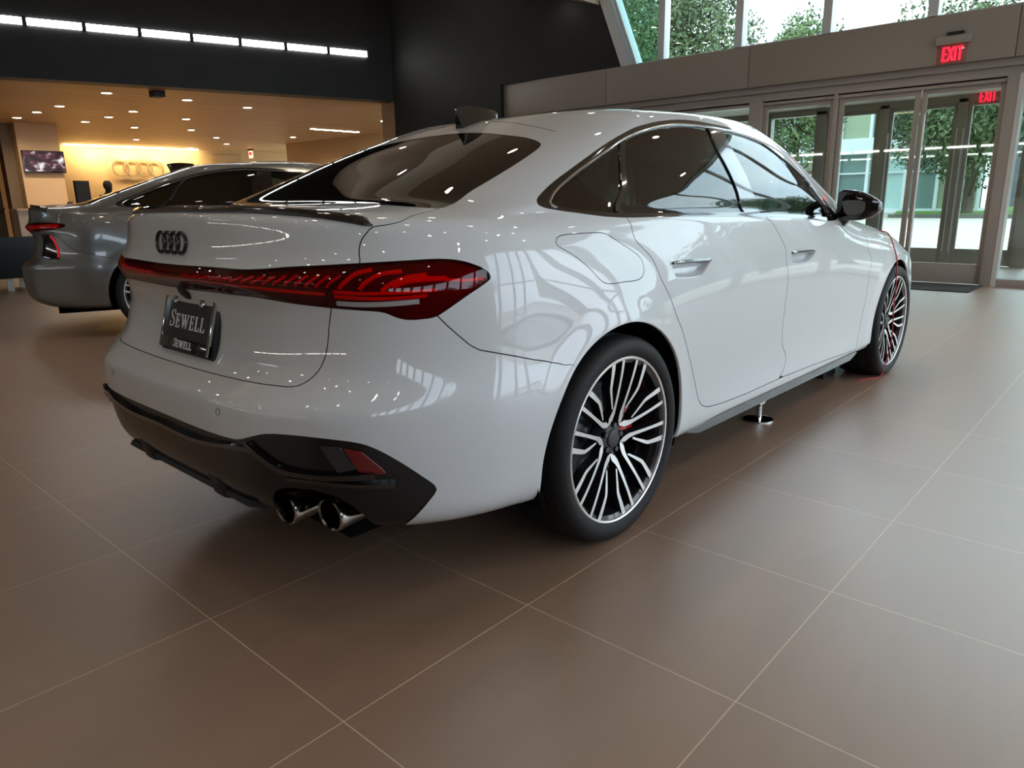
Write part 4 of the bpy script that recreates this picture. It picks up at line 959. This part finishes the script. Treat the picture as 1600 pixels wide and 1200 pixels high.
# dark kiosk and a standing person in front of the emblem wall
root = empty('display_stand', (3.46, 14.2, 0), .3, 'tall dark display stand left of the standing person, in front of the emblem wall', 'display')
m = MB(); m.bb(-.15, .15, -.03, .03, .55, 1.58); m.build('display_panel', M_BLK, root, bevel=.01)
m = MB(); m.bb(-.04, .04, -.03, .03, .02, .6); m.build('post', M_BLK, root); m = MB(); m.bb(-.2, .2, -.15, .15, 0, .02); m.build('base_plate', M_BLK, root)
def person():
    root = empty('person', (3.95, 14.2, 0), .5, 'person in dark clothes standing beside the tall display, turned away', 'person')
    sk = [((0, 0, .86), .14), ((0, .01, 1.05), .13), ((0, .02, 1.22), .15), ((0, .02, 1.30), .10), ((0, .01, 1.36), .05), ((0, -.01, 1.43), .075), ((0, 0, 1.50), .080)]
    arms = [((.17, .03, 1.26), .06), ((.22, .02, 1.02), .048), ((.23, -.06, .80), .036), ((.22, -.08, .72), .03)]
    legs = [((.085, 0, .80), .085), ((.09, -.01, .45), .062), ((.095, .02, .10), .042), ((.10, -.10, .04), .04)]
    V = []; E = []; R = []
    def chain(L, sx=1, start=None):
        p = start
        for (x, y, z), r in L:
            V.append((x*sx, y, z)); R.append(r)
            if p is not None: E.append((p, len(V)-1))
            p = len(V)-1
    chain(sk)
    for s_ in (1, -1): chain(arms, s_, 2); chain(legs, s_, 0)
    me = bpy.data.meshes.new('person_body'); me.from_pydata(V, E, []); o = bpy.data.objects.new('body', me); COL.objects.link(o); o.parent = root
    o.modifiers.new('skin', 'SKIN')
    for i, r in enumerate(R): me.skin_vertices[0].data[i].radius = (r, r)
    me.skin_vertices[0].data[0].use_root = True
    ss = o.modifiers.new('sub', 'SUBSURF'); ss.levels = 2; ss.render_levels = 2
    me.materials.append(mat('black clothes', (.012, .012, .013), .8))
    h = MB(); h.lathe([(0, .085), (.045, .08), (.075, .045), (.085, 0), (.080, -.05), (.06, -.09)], 20, 'Z'); hh = h.build('hair', mat('dark hair', (.02, .012, .008), .6), root, smooth=True); hh.location = (0, .010, 1.505)
person()
root = empty('potted_plant', (3.15, 13.3, 0), 0, 'green leafy plant in a tall dark planter, in front of the dark display stand', 'plant')
m = MB(); m.lathe([(0, 0), (.14, 0), (.17, .80), (.15, .80), (.14, .75), (0, .75)], 24, 'Z'); m.build('planter', M_BLK, root, smooth=True)
m = MB(); rg_ = random.Random(3)
for k in range(46):
    a = rg_.uniform(0, 6.28); l = rg_.uniform(.25, .5); t_ = rg_.uniform(.5, 1.2); z0 = .75
    pts = [(0.03*math.cos(a), .03*math.sin(a), z0), (l*.5*math.cos(a)*math.sin(t_), l*.5*math.sin(a)*math.sin(t_), z0+l*.75*math.cos(t_)+.1), (l*math.cos(a)*math.sin(t_), l*math.sin(a)*math.sin(t_), z0+l*.8*math.cos(t_))]
    w_ = .022; px_, py_ = -math.sin(a)*w_, math.cos(a)*w_
    V_ = [pts[0], (pts[1][0]+px_, pts[1][1]+py_, pts[1][2]), pts[2], (pts[1][0]-px_, pts[1][1]-py_, pts[1][2])]; m.add(V_, [(0, 1, 2), (0, 2, 3)])
m.build('foliage', mat('plant leaf green', (.05, .10, .03), .5), root, fix=False)
# pale counter and dark seat at the left
root = empty('reception_counter', (3.0, 15.35, 0), 0, 'white reception counter behind the grey car, under the television', 'counter')
m = MB(); m.bb(-.5, 1.0, -.28, .28, 1.02, 1.06); m.build('countertop', mat('counter cream', (.72, .58, .40), .4), root, bevel=.006)
m = MB(); m.bb(-.48, .98, -.25, .25, 0, 1.02); m.build('cabinet', mat('counter white', (.55, .57, .58), .5), root)
root = empty('card_reader', (3.55, 15.3, 1.06), 0, 'small dark device standing on the white reception counter', 'device')
m = MB(); m.prism([(-.05, 0), (.05, 0), (.05, .10), (.0, .13)], -.05, .05, axis='X'); m.build('card_reader_body', M_BLK, root, bevel=.005)
root = empty('lounge_chair', (.93, 9.35, 0), .05, 'dark navy lounge seat on a flat white metal leg, left of the grey car', 'chair')
nv_ = mat('navy seat leather', (.012, .016, .022), .45)
m = MB(); m.prism([(-.30, .16), (.32, .16), (.32, .70), (-.38, .70)], -.04, .05, axis='Y'); m.build('backrest', nv_, root, bevel=.012)
m = MB(); m.bb(-.30, .32, .05, .55, .16, .42); m.build('seat', nv_, root, bevel=.02)
m = MB(); m.bb(-.13, -.06, -.01, .012, .0, .16); m.build('leg', M_FRML, root)
m = MB(); m.bb(.14, .21, .40, .42, .0, .16); m.build('leg', M_FRML, root)
root = empty('side_cabinet', (-.02, 9.9, 0), 0, 'black cabinet at the left edge of the photo behind the lounge seat', 'cabinet')
m = MB(); m.bb(-.7, .70, 0, .5, 0, .66); m.build('cabinet_body', M_BLK, root, bevel=.01)
m = MB(); m.bb(-.72, .72, -.02, .5, .66, .69); m.build('cabinet_top', M_BLKG, root, bevel=.005)

# downlights of the office
P_ = [(3.35, 17.2), (3.37, 15.87), (3.4, 14.55), (4.72, 17.2), (4.77, 15.88), (4.78, 14.54), (3.43, 12.16), (4.84, 12.15), (6.22, 12.45), (6.05, 17.8), (6.2, 15.23), (7.44, 21.32), (8.95, 19.36), (10.29, 21.38), (7.15, 23.9), (8.17, 23.89), (9.21, 23.86), (10.13, 23.6), (7.4, 17.6), (10.6, 17.9)]
DLAB = ['left line, furthest back, above the cream column', 'left line, third from the opening', 'left line, second from the opening', 'middle line, furthest back', 'middle line, third from the opening', 'middle line, second from the opening',
        'left line, nearest the opening', 'middle line, nearest the opening', 'right line, nearest the opening', 'right line, furthest back', 'right line, second from the opening', 'just in front of the rings emblem wall',
        'between the rings emblem and the exit sign, nearer lamp', 'right of the emblem wall, near the far exit sign', 'at the emblem wall, first from the left', 'at the emblem wall, second from the left', 'at the emblem wall, third from the left', 'at the emblem wall, fourth from the left',
        'alone between the right line and the emblem wall', 'right of the far exit sign']
pr = None
for k, (x, y) in enumerate(P_):
    if pr is None: o = pr = downlight(x, y, OZ, .085, M_LAMPW, '', 'office downlights')
    else: o = pr.copy(); COL.objects.link(o); o.location = (x, y, OZ)
    o['label'] = 'warm office downlight, ' + DLAB[k]
for (x0, x1, y, l_) in ((9.64, 11.18, 15.45, 'long thin ceiling lamp in the office, further from the opening'), (9.90, 11.5, 12.76, 'long thin ceiling lamp in the office, nearest the jamb')):
    m = MB(); m.bb(x0, x1, y-.035, y+.035, OZ-.012, OZ+.002); tag(m.build('linear_ceiling_light', M_LAMPW), l_, 'ceiling light', 'long office ceiling lamps')
m = MB(); m.bb(-.09, .09, -.12, .12, -.10, 0); tag(m.build('ceiling_speaker', M_BLK, bevel=.01, loc=(3.98, 11.42, OZ)), 'small black box fixed to the office ceiling near the opening', 'speaker')
root = empty('exit_sign', (12.0, 23.0, 2.99), 0, 'small lit exit sign hanging far back in the office', 'exit sign')
m = MB(); m.bb(-.04, .04, -.13, .13, -.05, .01); m.build('sign_housing', M_BLK, root)
m = MB(); m.bb(-.012, .012, -.13, .13, -.30, -.05); m.build('sign_plate', mat('far exit plate', (.9, .5, .4), .5, emit=(1, .45, .3), es=1.5), root)
m = MB(); m.bb(-.016, -.010, -.09, .09, -.20, -.10); m.build('sign_letters', M_EXIT, root)
for (x, y) in P_:
    l = bpy.data.lights.new('office downlight beam', 'SPOT'); l.energy = 62 if y < 22 else 30; l.color = (1, .74, .46); l.spot_size = 2.7; l.spot_blend = .8; l.shadow_soft_size = .08
    lo = bpy.data.objects.new('office downlight beam', l); COL.objects.link(lo); lo.location = (x, y, OZ - .03)

# ---- outside
M_ROAD = noise_mat('pale concrete drive', (.50, .44, .37), (.56, .49, .42), 1.5, .85)
M_GRASS = noise_mat('lawn green', (.07, .17, .018), (.11, .24, .03), 6, .9, bump=.3)
gz = MB(); gz.add([(11.2, -90, -.02), (140, -90, -.02), (140, 120, -.02), (11.2, 120, -.02)], [(0, 1, 2, 3)]); gg = gz.build('street_ground', M_ROAD, fix=False); struct(gg)
gz = MB(); gz.add([(-14, -90, -.06), (11.2, -90, -.06), (11.2, -12, -.06), (-14, -12, -.06)], [(0, 1, 2, 3)]); struct(gz.build('side_ground', M_ROAD, fix=False))
gz = MB(); gz.prism([(37, 8.3), (60, 14), (60, -60), (40, -60), (36.5, 2)], -.02, .12); struct(gz.build('lawn_ground', M_GRASS))
gz = MB(); gz.prism([(36.9, 8.5), (37.1, 8.5), (36.7, 2), (40.2, -60), (39.9, -60), (36.4, 2)], -.02, .14); struct(gz.build('kerb_ground', mat('kerb', (.10, .09, .08), .8)))
# two storey glass building
root = empty('office_building', (46, 12, 0), 0, 'two storey glass office building with white mullions across the street', 'building')
M_BW = mat('white cladding', (.80, .84, .86), .5); M_BG = mat('building glass', (.17, .26, .245), .15); M_BG2 = mat('bright building glass', (.50, .68, .66), .2)
bw = MB(); bw.bb(0, 8, -5.6, 40, 0, .25); bw.bb(-.25, 8, -5.6, 40, 3.45, 4.35); bw.bb(-.05, 8, -5.6, 40, 7.5, 8.4)
bw.build('wall', M_BW, root)
bi = MB(); bi.bb(.4, .5, -5.6, 40, .2, 7.6); bi.build('curtain_glass', M_BG, root)
k = 0
yv = -5.6
M_YEL = mat('pale yellow panel', (.36, .42, .28), .5)
while yv < 38:
    for z0, z1 in ((.25, 3.45), (4.35, 7.5)):
        fz = MB(); w_ = 1.7 if k % 2 else 2.1; y1 = yv + w_
        fz.bb(-.12, .1, yv, yv+.16, z0, z1); fz.bb(-.02, .1, yv, y1, (z0+z1)*.62, (z0+z1)*.62+.09)
        wn = fz.build('window', M_BW, root)
        p = MB(); p.bb(.15, .2, yv+.14, y1, z0, z1); p.build('window_pane', (M_YEL, M_BG, M_BG2, M_BG)[(k + (1 if z0 > 1 else 0)) % 4], wn)
    yv = y1; k += 1
bw = MB(); bw.bb(.12, .3, 2.2, 5.0, .25, 2.6); bw.build('entrance_panel', mat('copper door panel', (.22, .11, .05), .5), root)
# far street bits: leaning white trusses
for k in range(5):
    root = empty('white_truss', (60, 6.0 - 1.6*k, .1), 0, 'leaning white steel strut of the building behind the tree, %s from the left' % ord_[k], 'strut', 'leaning white struts')
    m = MB(); m.tube([(0, 0, 0), (0, -2.2, 5.5)], .12, 6); m.build('strut_tube', M_BW, root); m = MB(); m.tube([(0.4, -.5, 0), (0.4, -2.7, 5.5)], .07, 6); m.build('strut_brace', M_BW, root)
gz = MB(); gz.bb(0, 12, -40, 9, 0, 6.5); bld = empty('dark_building', (66, 0, 0), 0, 'dark low building far behind the lawn', 'building'); gz.build('wall', mat('far dark wall', (.10, .11, .12), .6), bld)
# trees
def leaf_mat(name, c1, c2):
    m = noise_mat(name, c1, c2, .8, .6); b = m.node_tree.nodes['Principled BSDF']; b.inputs['Subsurface Weight'].default_value = 0; return m
M_LF = leaf_mat('oak leaf green', (.04, .075, .028), (.12, .17, .07)); M_LF2 = leaf_mat('pale leaf green', (.07, .12, .045), (.17, .24, .09)); M_BARK = mat('bark', (.10, .075, .055), .9)
def tree(x, y, h, r, seed, m, lab, trunk=.25, n=5200, base=0.35, leaf=.20):
    rg = np.random.default_rng(seed); root = empty('tree', (x, y, 0), 0, lab, 'tree', 'trees outside the showroom')
    tb = MB(); top = h*.75
    tb.tube([(0, 0, -.05), (.05, .03, h*.25), (.0, .1, top)], [trunk, trunk*.7, trunk*.25], 10)
    for k in range(7):
        a = rg.uniform(0, 6.28); z0 = h*rg.uniform(base*.7, .6); tb.tube([(0, 0, z0), (r*.35*math.cos(a), r*.35*math.sin(a), z0+h*.12), (r*.7*math.cos(a), r*.7*math.sin(a), z0+h*.22)], [trunk*.35, trunk*.2, trunk*.06], 6)
    tb.build('trunk', M_BARK, root, smooth=True)
    # leaf sprays on many small lobes
    nl = 64; zc = h*(1+base)/2; hz = h*(1-base)/2
    L = rg.normal(size=(nl, 3)); L /= np.linalg.norm(L, axis=1, keepdims=True); L *= rg.uniform(.35, .95, (nl, 1)); cen = L * np.array([r, r, hz]) * .85 + np.array([0, 0, zc]); rad = rg.uniform(.20, .38, nl) * r
    q = rg.integers(0, nl, n); d = rg.normal(size=(n, 3)); d /= np.linalg.norm(d, axis=1, keepdims=True); P = cen[q] + d*rad[q][:, None]*rg.uniform(.55, 1.08, (n, 1))**.5
    a = rg.normal(size=(n, 3)); a /= np.linalg.norm(a, axis=1, keepdims=True); b = np.cross(a, d); b /= np.maximum(np.linalg.norm(b, axis=1, keepdims=True), 1e-6)
    s = rg.uniform(.6, 1.3, (n, 1))*leaf
    V = np.stack([P - a*s, P + b*s*.5, P + a*s, P - b*s*.5], 1).reshape(-1, 3); F = np.arange(4*n).reshape(n, 4)
    mesh_obj('foliage', V, F, m, root)
    return root
tree(40.5, 5.9, 10.5, 5.2, 1, M_LF, 'green oak on the lawn seen through the right-hand glass doors', .28, 42000, .10, .12)
tree(29.0, 17.4, 13.5, 5.0, 2, M_LF, 'dense dark green tree filling the upper window beside the leaning white frame', .28, 42000, .10, .105)
tree(36.5, 13.0, 10.2, 3.4, 3, M_LF2, 'pale green tree with its top against the white sky, in the upper windows', .2, 22000, .2, .11)
tree(18.2, 12.2, 9.0, 2.9, 4, M_LF2, 'tall tree behind the greenish leaning pane at the left', .22, 22000, .10, .07)
tree(50, -3.6, 11, 5.2, 5, M_LF, 'big green tree at the right edge of the photo, behind the right sidelight', .3, 24000, .10, .14)
tree(16.5, -5.6, 4.6, 2.3, 6, M_LF, 'tree right of the entrance, mirrored in the side windows of the white car', .16, 14000, .18, .07)
tree(22, -9.8, 6.4, 3.0, 7, M_LF2, 'second tree right of the entrance, further out than the first', .2, 9000, .18, .12)
tree(4, -21, 8, 3.6, 8, M_LF, 'tree outside the side glass wall, near its middle', .25, 5000, .2, .16)
tree(-5, -24, 8, 3.6, 9, M_LF2, 'tree outside the side glass wall, towards the back of the hall', .25, 5000, .2, .16)
tree(36, 22.0, 9, 4.2, 10, M_LF, 'dark tree in front of the glass building, seen through the left door leaf', .25, 34000, .06, .12)
# ------------------------------------------------------------------ the two cars
def tuple_feats(D):
    o = {}
    for k, v in D.items():
        o[k] = [tuple(p) for p in v] if k not in ('lines',) else v
    return o
CF = tuple_feats({k: v for k, v in CAR_F.items() if k not in ('lines', 'cord')}); CL = CAR_F['lines']
M_WHITE = mat('glacier white paint', (.62, .645, .65), .42, coat=1.0, coat_rough=.015, spec=.5)
M_GREYP = mat('metallic grey paint', (.20, .21, .21), .30, .75, coat=1.0, coat_rough=.02)
wc, S = car((0, 0, 0), 0, CF, M_WHITE, True, (8, 6), 'white_sedan', 'white four-door sedan with black trim and big spoked wheels, filling the middle of the photo', 'car', 'cars in the showroom')

# lamp internals (right and left lamps alike)
for s_ in (1, -1):
    for q in CL['bars']:
        V, F = ribbon(S, q, .0055, .0075, s_); mesh_obj('light_blade', V, F, M_LRED, wc)
    for q in CL['obars']:
        V, F = ribbon(S, q, .010, .0075, s_); mesh_obj('light_blade', V, F, M_LRED, wc)
    for nm, key, wd, m_ in (('light_strip', 'strip', .007, M_LRED), ('light_strip', 'ostrip', .008, M_LRED), ('reversing_light', 'owhite', .012, M_LWHT), ('light_strip', 'ored', .012, M_LRED), ('light_strip', 'tipred', .007, M_LRED)):
        for q in CL[key]:
            V, F = ribbon(S, q, wd, .007 if key != 'owhite' else -.0008, s_, thick=.003 if key != 'owhite' else .0012); mesh_obj(nm, V, F, m_, wc)
    for q in CL['roofline']:
        V, F = ribbon(S, q, .0022, -.0006, s_, thick=.001); mesh_obj('roof_seam', V, F, M_BLK, wc)
    for q, wd in ((CL['blade'][0], .014), (CL['blade2'][0], .010), (CL['lip'][0], .012)):
        V, F = ribbon(S, q, wd, -.010, s_, thick=.014); mesh_obj('diffuser_blade', V, F, M_BLKG, wc)
    for key, m_ in (('reflector', mat('reflector red', (.13, .002, .003), .15, coat=.6)), ('refl2', mat('smoked panel', (.018, .023, .027), .2, coat=.6))):
        poly = CF[key]; fp = fine_patch(S, crom(poly + [poly[0]]) if False else np.array(poly), 24); ins = fp.cut(sdf(fp, S, poly))[0]
        patch_obj('rear_reflector' if key == 'reflector' else 'corner_inlet', [(ins, s_)], m_, wc, off=-.001, rim=.006)
    # spoiler half and the sensors
    sp = [tuple(p) for p in CF['spoil']]
for s_ in (1, -1):
    for (u_, v_) in CF['sensors']:
        M = frame_at(*at(S, u_, v_, s_)); m = MB(); m.lathe([(.0085, -.0008), (.0098, -.0008), (.0098, .002), (.0085, .002)], 24, 'Y', closed=True)
        o = m.build('parking_sensor', mat('sensor ring', (.12, .12, .12), .4), wc, smooth=True); o.matrix_local = M
# black lip spoiler following the deck edge
half = crom(sp + [(0.0, sp[-1][1])], .1)
PP, NN = S.ev(half[:, 0], half[:, 1])
path = np.concatenate([PP*np.array([1, -1, 1]), (PP[::-1])[1:]]); nn = np.concatenate([NN*np.array([1, -1, 1]), (NN[::-1])[1:]])
T = np.gradient(path, axis=0); T /= np.linalg.norm(T, axis=1, keepdims=True)
kk = len(path); sl = np.abs(np.linspace(-1, 1, kk)); tp = np.clip((1-sl)/.06, 0.15, 1)
fwd = np.cross(np.array([0, 0, 1.0]), T); fwd[:, 2] = 0; fwd /= np.linalg.norm(fwd, axis=1, keepdims=True); fwd *= np.sign(fwd[:, :1] @ np.ones((1, 1)) + 1e-9)
V = []; prof_ = [(-.010, -.004), (-.016, .008), (-.010, .0165), (.012, .0155), (.048, .010), (.050, .001)]
for i in range(kk):
    for a, b in prof_: V.append(path[i] + fwd[i]*a*(.4+.6*tp[i]) + np.array([0, 0, b*tp[i] - .001]))
F = [(i*6+j, i*6+(j+1) % 6, (i+1)*6+(j+1) % 6, (i+1)*6+j) for i in range(kk-1) for j in range(6)] + [tuple(range(6)), tuple((kk-1)*6+j for j in range(6))[::-1]]
m = MB(); m.add(V, F); m.build('lip_spoiler', M_BLKG, wc, smooth=True, angle=60)

# emblem, plate, badge
v_ = find_v(S, .962, lo=13, hi=17); P_, N_ = S.ev(0., v_); rings_emblem(wc, frame_at(P_, N_, .0005))
pc = np.array([-.908, 0, .727]); pn = np.array([-math.cos(.28), 0, math.sin(.28)]); pn /= np.linalg.norm(pn)
M = frame_at(pc, pn)
m = MB(); m.box((.006, .018, -.004), (.335, .034, .172)); pl = m.build('license_plate', M_BLK, wc, bevel=.008); pl.matrix_local = M
m = MB()
for a in ((-.157, -.148, -.082, .082), (.148, .160, -.082, .082)): m.bb(a[0], a[1], -.010, 0, a[2], a[3])
m.bb(-.157, .160, -.010, 0, .071, .082); m.build('plate_frame', M_CHR, pl, bevel=.002)
m = MB(); m.bb(-.157, .160, -.009, 0, -.083, -.048); m.build('frame_name_bar', M_BLKG, pl, bevel=.002)
m = MB()
for x_ in (-.085, .085): m.box((x_, -.010, .068), (.030, .004, .026)); m.lathe([(0, -.0145), (.006, -.0145), (.007, -.011)], 12, 'Y', o=(x_, 0, .060))
m.build('plate_tab', M_CHR, pl, bevel=.001)
m = MB(); m.bb(-.150, .150, -.004, 0, -.048, .073); m.build('plate_face', mat('plate black', (.010, .010, .008), .35), pl)
def centred(text, h, zc, y, big, nm):
    m = MB(); w_ = serif_letters(m, text, h, (0, y, 0), big, gap=.13); sx = 1.0
    for i, q in enumerate(m.v): m.v[i] = (q[0] - w_/2, q[1], q[2] + zc)
    m.build(nm, M_WHT, pl, fix=True)
centred('SEWELL', .042, -.018, -.0045, 1.25, 'plate_lettering')
centred('SEWELL', .022, -.0755, -.0095, 1.2, 'frame_lettering')
for s_, a_ in ((-1, .155),):
    m = MB(); m.bb(-.0995, -.0975, -.0105, -.009, -.080, -.051); m.bb(.0995, .1015, -.0105, -.009, -.080, -.051); m.build('frame_divider', M_CHR, pl)
m = MB(); m.lathe([(0, -.013), (.018, -.013), (.026, -.008), (.030, .0)], 24, 'Y'); o = m.build('tailgate_button', M_BLK, wc, smooth=True); o.matrix_local = frame_at(np.array([-.905, 0, .822]), np.array([-.8, 0, -.6]))
bu = None
uu = np.linspace(1, 4, 300); PB, NB = S.ev(uu, np.full(300, find_v(S, .745, 1.0, 7, 12))); k = np.abs(PB[:, 1]-.52).argmin()
m = MB(); w_ = serif_letters(m, 'S', .034, (0, 0, 0)); serif_letters(m, '5', .034, (w_, 0, 0)); o = m.build('model_badge', M_BLKG, wc); o.matrix_local = frame_at(PB[k], NB[k], .002)

# exhaust tips
def tip(x, y, z, nm='exhaust_tip'):
    m = MB(); R_ = .047
    m.lathe([(R_, 0), (R_+.004, -.003), (R_+.0055, -.010), (R_+.003, -.03), (R_-.004, -.14), (R_-.006, -.14), (R_-.005, -.02), (R_-.004, -.004)], 40, 'X', closed=True)
    o = m.build(nm, mat('exhaust steel', (.38, .35, .32), .16, 1.0), wc, smooth=True); o.location = (x, y, z); o.scale = (-1, 1.05, .86)
    n_ = MB(); n_.lathe([(0, -.10), (R_-.003, -.10)], 32, 'X'); n_.build('exhaust_bore', M_VOID, o)
for s_ in (-1, 1): tip(-.925, s_*.475, .283); tip(-.872, s_*.602, .283)
m = MB(); m.bb(-.80, -.55, -.60, .60, .25, .40); m.build('rear_cavity', M_VOID, wc)
for yf in (-.235, .235):
    m = MB(); m.prism([(-.975, .395), (-1.000, .34), (-.985, .275), (-.94, .255), (-.86, .25), (-.86, .395)], yf-.036, yf+.036, axis='Y'); m.build('diffuser_fin', M_BLK, wc, bevel=.016, seg=3)
m = MB()
pts = []
m.prism([(-.975, .30), (-.985, .285), (-.93, .262), (-.80, .255), (-.80, .30)], -.40, .40, axis='Y'); m.build('diffuser_lip', M_BLK, wc, bevel=.005)
# sill blades
for s_ in (-1, 1):
    m = MB(); y0, y1 = s_*.80, s_*.872; m.prism([(.46, .225), (.60, .188), (2.32, .175), (2.50, .215)], min(y0, y1), max(y0, y1), axis='Y'); m.build('sill_blade', M_BLKG, wc, bevel=.008)
# shark fin
m = MB()
secs = [(.215, .0, .0), (.235, .052, .030), (.26, .058, .030), (.31, .046, .026), (.36, .030, .020), (.41, .010, .012), (.425, .0, .004)]
V = []; zb = lambda x: float(_pl([x], [.2, .32, .5], [1.331, 1.364, 1.392])[0])
zr_ = lambda x: 1.331 + (x-.2)*(.285)
V = []
for x_, h_, w_ in ((.205, .062, .020), (.222, .064, .024), (.26, .062, .028), (.31, .050, .026), (.36, .034, .022), (.41, .016, .014), (.43, .004, .004)):
    z_ = float(S.ev(0., 0.)[0][0]*0) + ZR(x_) if 'ZR' in globals() else zr_(x_) + .010
    V += [(x_ + (.018 if x_ < .21 else 0), -w_, z_-.018), (x_, -w_*.35, z_+h_*.6), (x_ - (.012 if x_ < .23 else 0), 0, z_+h_), (x_, w_*.35, z_+h_*.6), (x_ + (.018 if x_ < .21 else 0), w_, z_-.018)]
F = [(i*5+j, i*5+j+1, i*5+j+6, i*5+j+5) for i in range(6) for j in range(4)] + [(0, 1, 2, 3, 4), (34, 33, 32, 31, 30)]
m.add(V, F); m.build('shark_fin_antenna', M_BLKG, wc, smooth=True, angle=40)

# door mirrors
def mirror(side, parent):
    m = MB(); A = []; n = 24; yo_, xo_, zo_ = .83, 2.0, 1.0
    secs = [(.826, .012, .045, .020, -.030), (.836, -.010, .070, .078, -.050), (.860, -.015, .092, .092, -.060), (.905, -.015, .100, .088, -.060), (.950, -.013, .098, .077, -.056), (.990, -.006, .090, .058, -.044), (1.018, .008, .072, .038, -.026), (1.030, .025, .052, .022, -.008)]
    for w_, x0, x1, zt, zb_ in secs:
        zc = (zt + zb_)/2; hz = (zt - zb_)/2; xm = x0 + .02
        for k in range(n):
            a = 2*math.pi*k/n; c, s = math.cos(a), math.sin(a)
            dx_ = (x1 - xm) * abs(c)**.9 if c > 0 else -(xm - x0) * abs(c)**.35
            A.append((xm + dx_, side*(w_-yo_), zc + hz*math.copysign(abs(s)**.8, s)))
    F = [(i*n+k, i*n+(k+1) % n, (i+1)*n+(k+1) % n, (i+1)*n+k) for i in range(len(secs)-1) for k in range(n)] + [tuple(range(n)), tuple((len(secs)-1)*n+k for k in range(n))[::-1]]
    m.add(A, F); o = m.build('door_mirror', M_BLKG, parent, smooth=True, angle=50)
    P0 = [(.872, .034), (.90, .040), (.950, .038), (.972, .028), (.974, .0), (.965, -.020), (.935, -.030), (.90, -.030), (.884, -.012)]
    g = MB(); g.prism([(side*(y-yo_), z) for y, z in P0], -.0185, -.016, axis='X'); g.v = [(x - .02 + .30*(abs(y)-.10), y, z) for x, y, z in g.v]; g.build('mirror_glass', mat('mirror glass', (.62, .70, .74), .03, 1.0), o)
    s = MB(); s.prism([(.02, -.095), (.085, -.095), (.085, -.04), (.015, -.045)], 0, 1, axis='Y')
    s.v = [(x, side*(-.010 + .085*y*(1 if z > -.05 else .45)), z) for x, y, z in s.v]; s.build('mirror_stalk', M_BLKG, o, bevel=.006)
    return o
for s_ in (-1, 1):
    o = mirror(s_, wc); o.location = (2.0, s_*.83, 1.0)

# red cord over the front wing
cp = [tuple([q[0], q[1]-.012, q[2]+.004]) for q in CAR_F['cord']]
pts = [(2.93, -.70, .868), (2.88, -.79, .858)] + cp + [(2.80, -.932, .62), (2.815, -.935, .50), (2.80, -.938, .40), (2.82, -.940, .30), (2.83, -.938, .20), (2.80, -.93, .09), (2.76, -.92, .012), (2.70, -.89, .005), (2.60, -.84, .005)]
C3 = []
for i in range(len(pts)-1):
    p0, p1, p2, p3 = [np.array(pts[min(max(j, 0), len(pts)-1)]) for j in (i-1, i, i+1, i+2)]
    for t in np.linspace(0, 1, 7)[:-1]: C3.append(tuple(.5*((2*p1)+(-p0+p2)*t+(2*p0-5*p1+4*p2-p3)*t*t+(-p0+3*p1-3*p2+p3)*t**3)))
C3.append(pts[-1])
m = MB(); m.tube(C3, .0035, 6); tag(m.build('red_cord', mat('red cord', (.45, .015, .02), .5), smooth=True), 'thin red cord hanging over the front wheel of the white car to the floor', 'cord')
# floor fitting and block under the car
root = empty('floor_anchor', (1.50, -.72, 0), 0, 'small chrome fitting on a round base on the floor under the white sill', 'floor fitting')
m = MB(); m.lathe([(0, 0), (.070, 0), (.070, .006), (.03, .012), (0, .012)], 32, 'Z'); m.build('round_base', M_CHR, root, smooth=True)
m = MB(); m.tube([(0, 0, .01), (0, 0, .08)], .014, 12); m.tube([(-.03, 0, .085), (.03, 0, .085)], .018, 12); m.build('clamp', M_DCHR, root, smooth=True)
root = empty('floor_block', (2.62, -.62, 0), 0, 'small black block on the floor behind the front wheel', 'block')
m = MB(); m.bb(-.10, .10, -.05, .05, 0, .035); m.build('block_body', M_BLK, root, bevel=.006)

# grey car
GF = dict(CF); 
for k in ('light_seam_poly', 'exhaust', 'black', 'skirt', 'handle_r', 'handle_f'): GF.pop(k, None)
vL = CF['light']
GF['light'] = [(-1, 13.2), (0, 13.2), (2.5, 13.3), (4.5, 13.3), (5.7, 12.9), (6.6, 12.3), (6.4, 11.8), (5.4, 11.3), (4.2, 11.05), (2.5, 10.8), (0, 10.8), (-1, 10.8), (-1, 10.8), (-1, 13.2)]
GF['vent'] = [(3.6, 10.4), (3.6, 10.4), (4.6, 10.3), (5.1, 9.2), (5.6, 7.6), (5.7, 6.9), (5.7, 6.9), (4.4, 7.1), (3.7, 7.6), (3.6, 10.4)]
gc_, _ = car((1.10, 5.20, 0), -.385, GF, M_GREYP, False, (6, 4), 'grey_sedan', 'metallic grey sedan standing behind the white one at the left', 'car', 'cars in the showroom', under=False)
gc_.scale = (1.03, 1.03, 1.03)
for s_ in (1, -1):
    V, F = ribbon(S, [(4.6, 10.1), (5.1, 8.9), (5.55, 7.2)], .016, -.003, s_, thick=.008); mesh_obj('rear_reflector', V, F, mat('reflector red added glow', (.7, .02, .05), .3, emit=(1, .02, .05), es=.15), gc_)  # reflector strip brightened by a faint glow of its own; it is no lamp
    V, F = ribbon(S, [(.2, 12.0), (2.5, 12.1), (4.2, 12.2), (6.0, 12.2)], .030, .006, s_); mesh_obj('light_strip', V, F, M_LRED, gc_)
# fin and spoiler of the grey car share the white car's meshes
for ch in [c for c in wc.children if c.name in ('shark_fin_antenna', 'lip_spoiler')]:
    c = ch.copy(); COL.objects.link(c); c.parent = gc_
